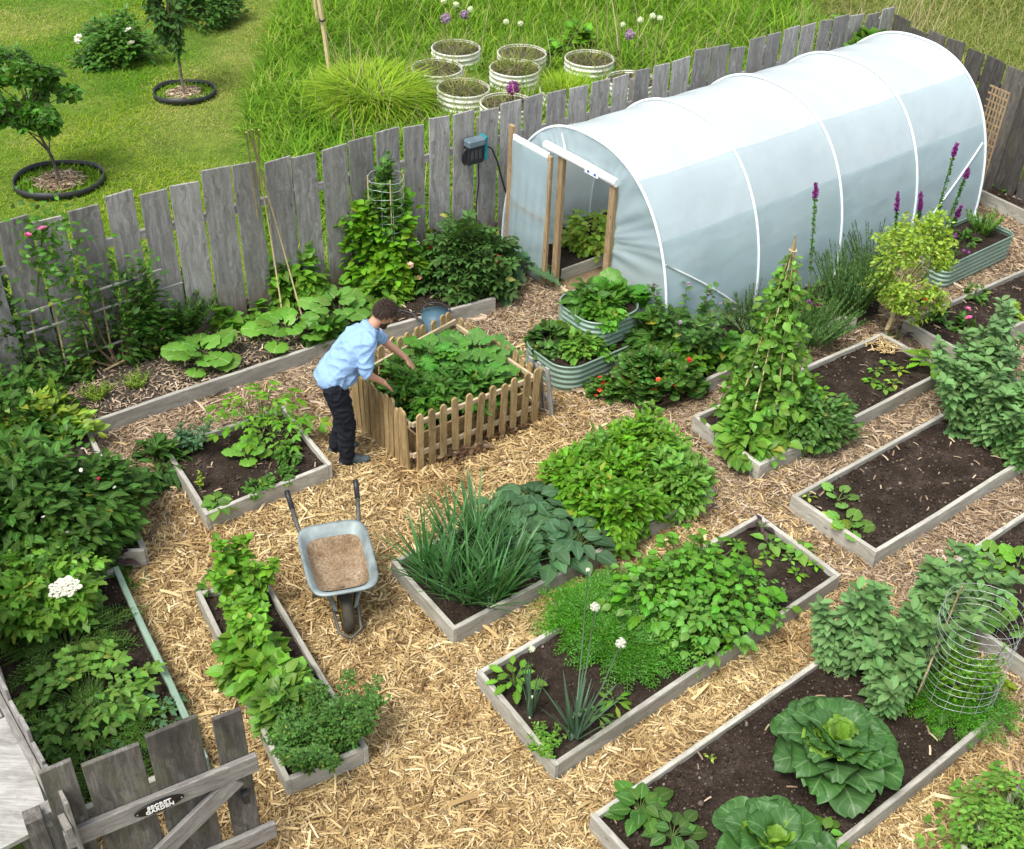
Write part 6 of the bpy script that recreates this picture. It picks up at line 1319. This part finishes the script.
# bean wigwam
wb = G(762, 426, .15); wt = np.array([*G(793, 250, 1.85), 1.85]); wroot = thing('bean_wigwam', 'wigwam of bamboo canes tied at the top with beans climbing it', 'plant support', (*wb, .15)); pts = []
for k in range(8):
    a = 2 * math.pi * k / 8 + .2; b = np.array([wb[0] + .33 * math.cos(a), wb[1] + .31 * math.sin(a), .1]); tt = wt + np.array([.02 * math.cos(a), .02 * math.sin(a), 0]); m2 = MB(); m2.tube([b, (b + tt) / 2, tt + (tt - b) * .07 * rng.uniform(.6, 1.4)], .008, 6); m2.build('cane', M['cane'], wroot); pts.append((b, tt))
mb = MB(); mb.tube([(wt[0] + .035 * math.cos(a), wt[1] + .035 * math.sin(a), wt[2] + .006 * math.sin(2 * a)) for a in np.linspace(0, 6.28, 10)], .008, 5); mb.build('string', M['rail'], wroot)
br = thing('runner_beans', 'climbing beans twining up the bamboo wigwam', 'vegetable', (*wb, .15)); mb = MB(); sb = MB(); fl_ = []
for k, (b, tt) in enumerate(pts):
    hmax = [.8, .97, .85, .9, .8, .98, .86, .82][k]; n = 260; f = rng.uniform(0, 1, n) ** 1.5 * hmax; q = b + (tt - b) * f[:, None] + rng.normal(0, 1, (n, 3)) * (.085 * (1 - f) + .028)[:, None]; d = rdir(n, -.5, .3); inst(mb, LEAF_W, q, d, rng.uniform(.07, .14, n) * (1 - .3 * f), up=rdir(n, .2, 1))
    t = np.linspace(0, hmax, 60); sb.tube(b + (tt - b) * t[:, None] + np.stack([np.cos(t * 40), np.sin(t * 40), 0 * t], 1) * .014, .004, 4)
    fl_.append(b + (tt - b) * min(.5, hmax * .5) + rng.normal(0, .08, 3))
mb.build('foliage', M['l_bright'], br); sb.build('stem', M['stem'], br); flowers_part(br, 'flower', fl_[:5], M['f_white'], .05)
bush('bean_plant', 'leafy bean foliage around the near foot of the wigwam', 'vegetable', G(745, 440, .15), .14, .36, .3, 380, LEAF_W, .12, 'l_bright', clumps=12)
bush('pea_plant', 'dense low green bush right of the wigwam overhanging the board', 'vegetable', G(812, 432, .15), .14, .42, .5, 1500, LEAF_S, .07, 'l_mid', clumps=22, ry=.42)
bush('pea_plant', 'dense low green bush directly against the wigwam', 'vegetable', G(790, 412, .15), .14, .36, .52, 1100, LEAF_S, .07, 'l_bright', clumps=18)
for (x, y) in ((876, 372), (890, 366), (872, 383), (893, 384), (899, 372), (884, 390)): rosette('seedling', 'small yellowish green seedling in the bare end of the wigwam bed', 'vegetable', G(x, y, .15), .15, 7, .05, .09, LEAF_W, 'l_lime' if x % 2 else 'l_bright', 'seedlings in the bare end of the wigwam bed', el=(.15, 1.1))
rosette('leafy_plant', 'bright jagged leafy plant over the far corner board of the wigwam bed', 'vegetable', G(935, 372, .15), .15, 24, .2, .2, LOBED, 'l_bright', el=(.4, 1.45))
# small yellow tree at the end of that bed
yt = G(884, 334, .1)
tree('small_tree', 'small tree with yellow green foliage and a pale trunk by the tunnel', yt, 1.5, .95, .5, .58, 4600, LEAF, .055, 'l_lime', .95, (.14, .1), 40, .03, 'cane', lo=.45, cs=.3)
mb = MB(); k = 160; a = rng.uniform(0, 6.28, k); q = np.sqrt(rng.uniform(0, 1, k)) * .2; sp_ = G(883, 346, .15); inst(mb, CHIP, np.column_stack([sp_[0] + q * np.cos(a), sp_[1] + q * np.sin(a), np.full(k, .165) + rng.uniform(0, .02, k)]), rdir(k, -.2, .2), rng.uniform(.04, .08, k)); tag(mb.build('bark_mulch', M['chip']), 'pale patch of chips under the small yellow tree', 'mulch', kind='stuff')
rosette('purple_plant', 'low dark purple plants at the foot of the small yellow tree', 'plant', G(895, 338, .1), .1, 16, .1, .12, LEAF, 'l_purple', el=(.1, 1.2), spread0=.12)
# far right bed and long planter
for (x, y, lab, m_) in ((975, 298, 'leafy sprout near the back board of the far right bed', 'l_mid'), (1012, 318, 'russet leaved plant at the right edge of the far right bed', 'l_lime'), (936, 320, 'low sprout at the left end of the far right bed', 'l_mid'), (966, 330, 'leafy sprout below the pink flowers', 'l_mid')): bush('leafy_seedling', lab, 'plant', G(x, y, .15), .15, .13, .2, 90, LEAF_S, .08, m_, clumps=6)
pf = G(968, 338, .15); root = thing('pink_flower', 'two coral pink flowers on thin stems in the far right bed', 'flower', (*pf, .15)); mb = MB(); fps = [np.array([*(G(968, 309, .45)), .45]), np.array([*(G(969, 318, .4)), .4])]
for f_ in fps: mb.tube([(*pf, .15), f_], .004, 5)
mb.build('stem', M['stem'], root); flowers_part(root, 'flower', fps, M['f_pink'], .09)
lp = AN(12.72, 6.82)
stalks('dill', 'soft bright green tuft at the far end of the long corrugated planter', 'herb', lp + AX * .48, .3, 34, .28, .16, 30, NEEDLE, .08, 'l_bright', lean=.5, el=.7)
bush('leafy_seedling', 'small grey leaved plant in the middle of the long corrugated planter', 'plant', lp + AX * .1, .3, .14, .2, 90, LEAF_S, .07, 'l_mid', clumps=6)
bush('low_herb', 'small green tuft in the border under the dark fence', 'herb', G(1012, 188, .14), .13, .2, .2, 120, LEAF_S, .07, 'l_mid', clumps=6)
for (x, y) in ((985, 560), (990, 574), (975, 622), (1003, 630), (1018, 566), (1020, 615)): rosette('squash_seedling', 'young squash seedling in the bed behind the wire cylinder', 'vegetable', G(x, y, .15), .15, 5, .12, .17, ROUND, 'l_squash', 'squash seedlings in the bed behind the wire cylinder', el=(.15, 1.1))
bush('leafy_plant', 'small green plant at the near corner of the squash seedling bed', 'plant', G(1000, 690, 0), 0, .1, .1, 50, LEAF_S, .06, 'l_lime', clumps=4)
for (x, y, lab) in ((985, 842, 'parsley clump at the left of the bottom right corner'), (1012, 815, 'parsley clump at the right edge of the bottom right corner'), (1022, 850, 'parsley clump lowest in the bottom right corner')): rosette('parsley', lab, 'herb', G(x, y, .15), .15, 80, .2, .13, COMP, 'l_bright', 'parsley in the corner bed', el=(.3, 1.45), spread0=.15)

# ------------------------------------------------------------------ picket enclosure crops
pc = (PF + PL + PR + PB) / 4; pu = (PR - PF) / np.linalg.norm(PR - PF); pv = (PL - PF) / np.linalg.norm(PL - PF)
for (s_, t, lab) in ((.25, .22, 'courgette plant with big leaves in the middle of the picket enclosure'), (.35, -.12, 'courgette plant at the right of the picket enclosure'), (.08, .38, 'courgette plant at the back of the picket enclosure'), (.5, .2, 'courgette plant in the back right corner of the picket enclosure')):
    rosette('courgette_plant', lab, 'vegetable', pc + pu * s_ + pv * t, .35, 24, .34, .24, ROUND2, 'l_cour', 'courgettes in the picket enclosure', el=(.25, 1.4))
for (s_, t, lab) in ((-.42, .0, 'feathery leafy crop nearest the hands of the man'), (-.3, -.28, 'leafy crop in the front corner of the picket enclosure'), (-.05, -.2, 'leafy crop by the front pickets'), (-.35, .3, 'leafy crop at the left back of the picket enclosure'), (.2, -.35, 'leafy crop low along the front pickets')):
    bush('tomato_plant', lab, 'vegetable', pc + pu * s_ + pv * t, .35, .27, .36, 420, LOBED_N, .11, 'l_mid', 'leafy crop in the picket enclosure', clumps=12)
bush('dead_leaves', 'brown dead leaves heaped along the foot of the front pickets', 'leaf litter', PF * .5 + PR * .5 + (.03, -.03), .0, .62, .12, 500, LEAF_S, .08, 'l_brown', clumps=14, ry=.09, ang=R(39), stem='stem_brown')
# planter tiers
for (c, z, r_, h, n, T, ls, m_, lab) in ((AN(7.48, 8.02), .57, .24, .34, 260, LEAF_W, .15, 'l_mid', 'dark leafy greens at the back of the upper planter tier'), (AN(7.52, 7.78), .57, .2, .24, 380, LOBED, .1, 'l_lettuce', 'bright curly greens at the front of the upper planter tier'), (AN(7.80, 7.86), .57, .24, .26, 90, ROUND, .2, 'l_cour', 'large veined leaves hanging over the right of the upper planter tier'),
        (AN(7.0, 8.02), .27, .24, .3, 200, NAST, .1, 'l_dark', 'round dark leaves at the left of the lower planter tier'), (AN(7.12, 7.72), .27, .24, .26, 480, LOBED, .08, 'l_bright', 'fresh green salad leaves in the lower planter tier'), (AN(7.35, 7.6), .27, .14, .16, 200, LOBED, .07, 'l_lettuce', 'small curly leaves at the right of the lower planter tier')):
    bush('salad_plant', lab, 'vegetable', c, z, r_, h, n, T, ls, m_, clumps=12)
# ------------------------------------------------------------------ flower border by the tunnel
nb = G(655, 385, .1)
bush('nasturtium', 'dark nasturtium mass with red and orange flowers in front of the planter tiers', 'flower', nb, .1, .52, .5, 900, NAST, .1, 'l_dark', clumps=22, ry=.42, fl=[('flower', 'f_red', 8, .07, FLOWER), ('flower', 'f_orange', 3, .065, FLOWER)])
bush('nasturtium', 'nasturtium with scarlet flowers spilling on the chips beside the lower planter tier', 'flower', G(612, 392, .05), .03, .24, .3, 200, NAST, .09, 'l_dark', clumps=10, ry=.2, fl=[('flower', 'f_red', 6, .065, FLOWER), ('flower', 'f_orange', 3, .06, FLOWER)])
stalks('borage', 'tall borage with small mauve flowers against the tunnel corner', 'flower', G(682, 358, .12), .12, 16, .85, .3, 30, LEAF_W, .12, 'l_mid', lean=.3, el=.3, fl=[('flower', 'f_mauve', 12, .05, FLOWER)])
bush('lemon_balm', 'bright lime green leafy herb below the borage', 'herb', G(690, 368, .12), .12, .3, .42, 700, LEAF_S, .08, 'l_bright', clumps=14)
bush('lemon_balm', 'darker leafy plant filling the border left of the borage', 'herb', G(655, 352, .12), .12, .38, .6, 900, LEAF_W, .12, 'l_dark', clumps=16)
bush('raspberry_plant', 'light green leafy plant right of the borage', 'plant', G(715, 362, .12), .12, .24, .45, 380, LEAF_W, .11, 'l_lettuce', clumps=10)
stalks('lavender', 'grey green lavender bush against the tunnel film', 'shrub', G(752, 330, .12), .12, 130, .4, .38, 40, NEEDLE, .055, 'l_lav', lean=.5, el=.8)
stalks('rosemary', 'bright needle leaved rosemary spreading behind the wigwam', 'shrub', G(808, 338, .12), .12, 150, .42, .4, 60, NEEDLE, .05, 'l_rosemary', lean=.45, el=.7)
stalks('rosemary', 'tall dark green needle leaved bush left of the small yellow tree', 'shrub', G(845, 308, .12), .12, 170, .62, .38, 70, NEEDLE, .06, 'l_rosemary', lean=.25, el=.8)
stalks('santolina', 'wispy grey green bush behind the small yellow tree', 'shrub', G(872, 282, .12), .12, 70, .62, .3, 60, NEEDLE, .055, 'l_lav', lean=.35, el=.7)
stalks('lavender', 'purple tinged low bush between the tree and the long planter', 'shrub', G(925, 262, .12), .12, 90, .38, .32, 40, NEEDLE, .05, 'l_lav', lean=.5, el=.8, fl=[('flower', 'f_purple', 14, .05, BALL)])
bush('dianthus', 'small plants with magenta flowers at the foot of the left flower spire', 'flower', G(805, 322, .12), .12, .18, .55, 160, LEAF_N, .08, 'l_mid', clumps=10, fl=[('flower', 'f_purple', 6, .06, FLOWER), ('flower', 'f_pink', 3, .06, FLOWER)])
bush('geum', 'low plant with two orange red flowers under the yellow tree', 'flower', G(930, 300, .05), .03, .16, .2, 60, LEAF_S, .07, 'l_mid', clumps=5, fl=[('flower', 'f_orange', 1, .08, FLOWER), ('flower', 'f_red', 1, .08, FLOWER)])
def foxglove(lab, base, top, z1, plume, r=.022, name='flower_spire'):
    root = thing(name, lab, 'flower', (*base, .12), 'tall flower spires by the tunnel'); b = np.array([*base, .12]); t_ = np.array([*G(*top, z1), z1]); mb = MB(); ts = np.linspace(0, 1, 9); pts = b + (t_ - b) * ts[:, None] + np.stack([0 * ts, .03 * np.sin(ts * 3), 0 * ts], 1); mb.tube(pts, .006, 6); mb.build('stem', M['stem'], root)
    n = 220; f = rng.uniform(.35, .98 - plume, n); q = b + (t_ - b) * f[:, None]; d = rdir(n, -.3, .8); mb = MB(); inst(mb, LEAF_S, q, d, rng.uniform(.6, 1.2, n) * r * 1.6, up=rdir(n)); mb.build('seed_pods', M['l_mid'], root)
    n = 90; f = rng.uniform(1 - plume, 1.0, n); q = b + (t_ - b) * f[:, None] + rng.normal(0, .008, (n, 3)); mb = MB(); inst(mb, FLOWER, q, rdir(n), .05 * (1.25 - (f - (1 - plume)) / plume * .8), up=rdir(n)); mb.build('flower_plume', M['f_purple'], root)
foxglove('tall spire with a purple tip standing left against the tunnel', G(808, 318, .12), (816, 182), 1.62, .1)
foxglove('tallest purple tipped spire leaning right above the yellow tree', G(925, 262, .12), (957, 143), 1.6, .1)
foxglove('slimmer purple tipped spire leaning right of the tallest one', G(935, 258, .12), (969, 168), 1.4, .1)
foxglove('short dark purple spire just left of the long leaning spires', G(915, 262, .12), (921, 192), 1.2, .22)
foxglove('short dull purple spire at the left of the yellow tree top', G(893, 280, .12), (898, 192), 1.2, .2)
foxglove('small purple spike low beside the long planter', G(938, 258, .12), (961, 206), 1.05, .18)
# crops inside the tunnel
for (v, u, lab, m_) in ((.9, 2.3, 'reddish tomato plants seen through the tunnel doorway', 'l_lime'), (2.2, 2.3, 'tomato plants deeper inside the tunnel on the left', 'l_mid'), (1.6, .5, 'tomato plants inside the tunnel on the right', 'l_mid'), (3.6, 2.2, 'leafy plants halfway down the tunnel on the left', 'l_mid'), (3.8, .6, 'leafy plants halfway down the tunnel on the right', 'l_mid')):
    bush('tomato_plant', lab, 'vegetable', GHP(v, u, 0)[:2], .12, .42, .6, 620, LEAF_S, .1, m_, clumps=18, stem='stem_brown')
straps('path_grass', 'sparse grass growing in the chips beside the onion bed', 'weeds', G(562, 600, 0), .01, 260, .09, BLADE_G, 'g_clump', r=.38, ry=.1, ang=R(39), el=(.3, 1.3), wid=2)
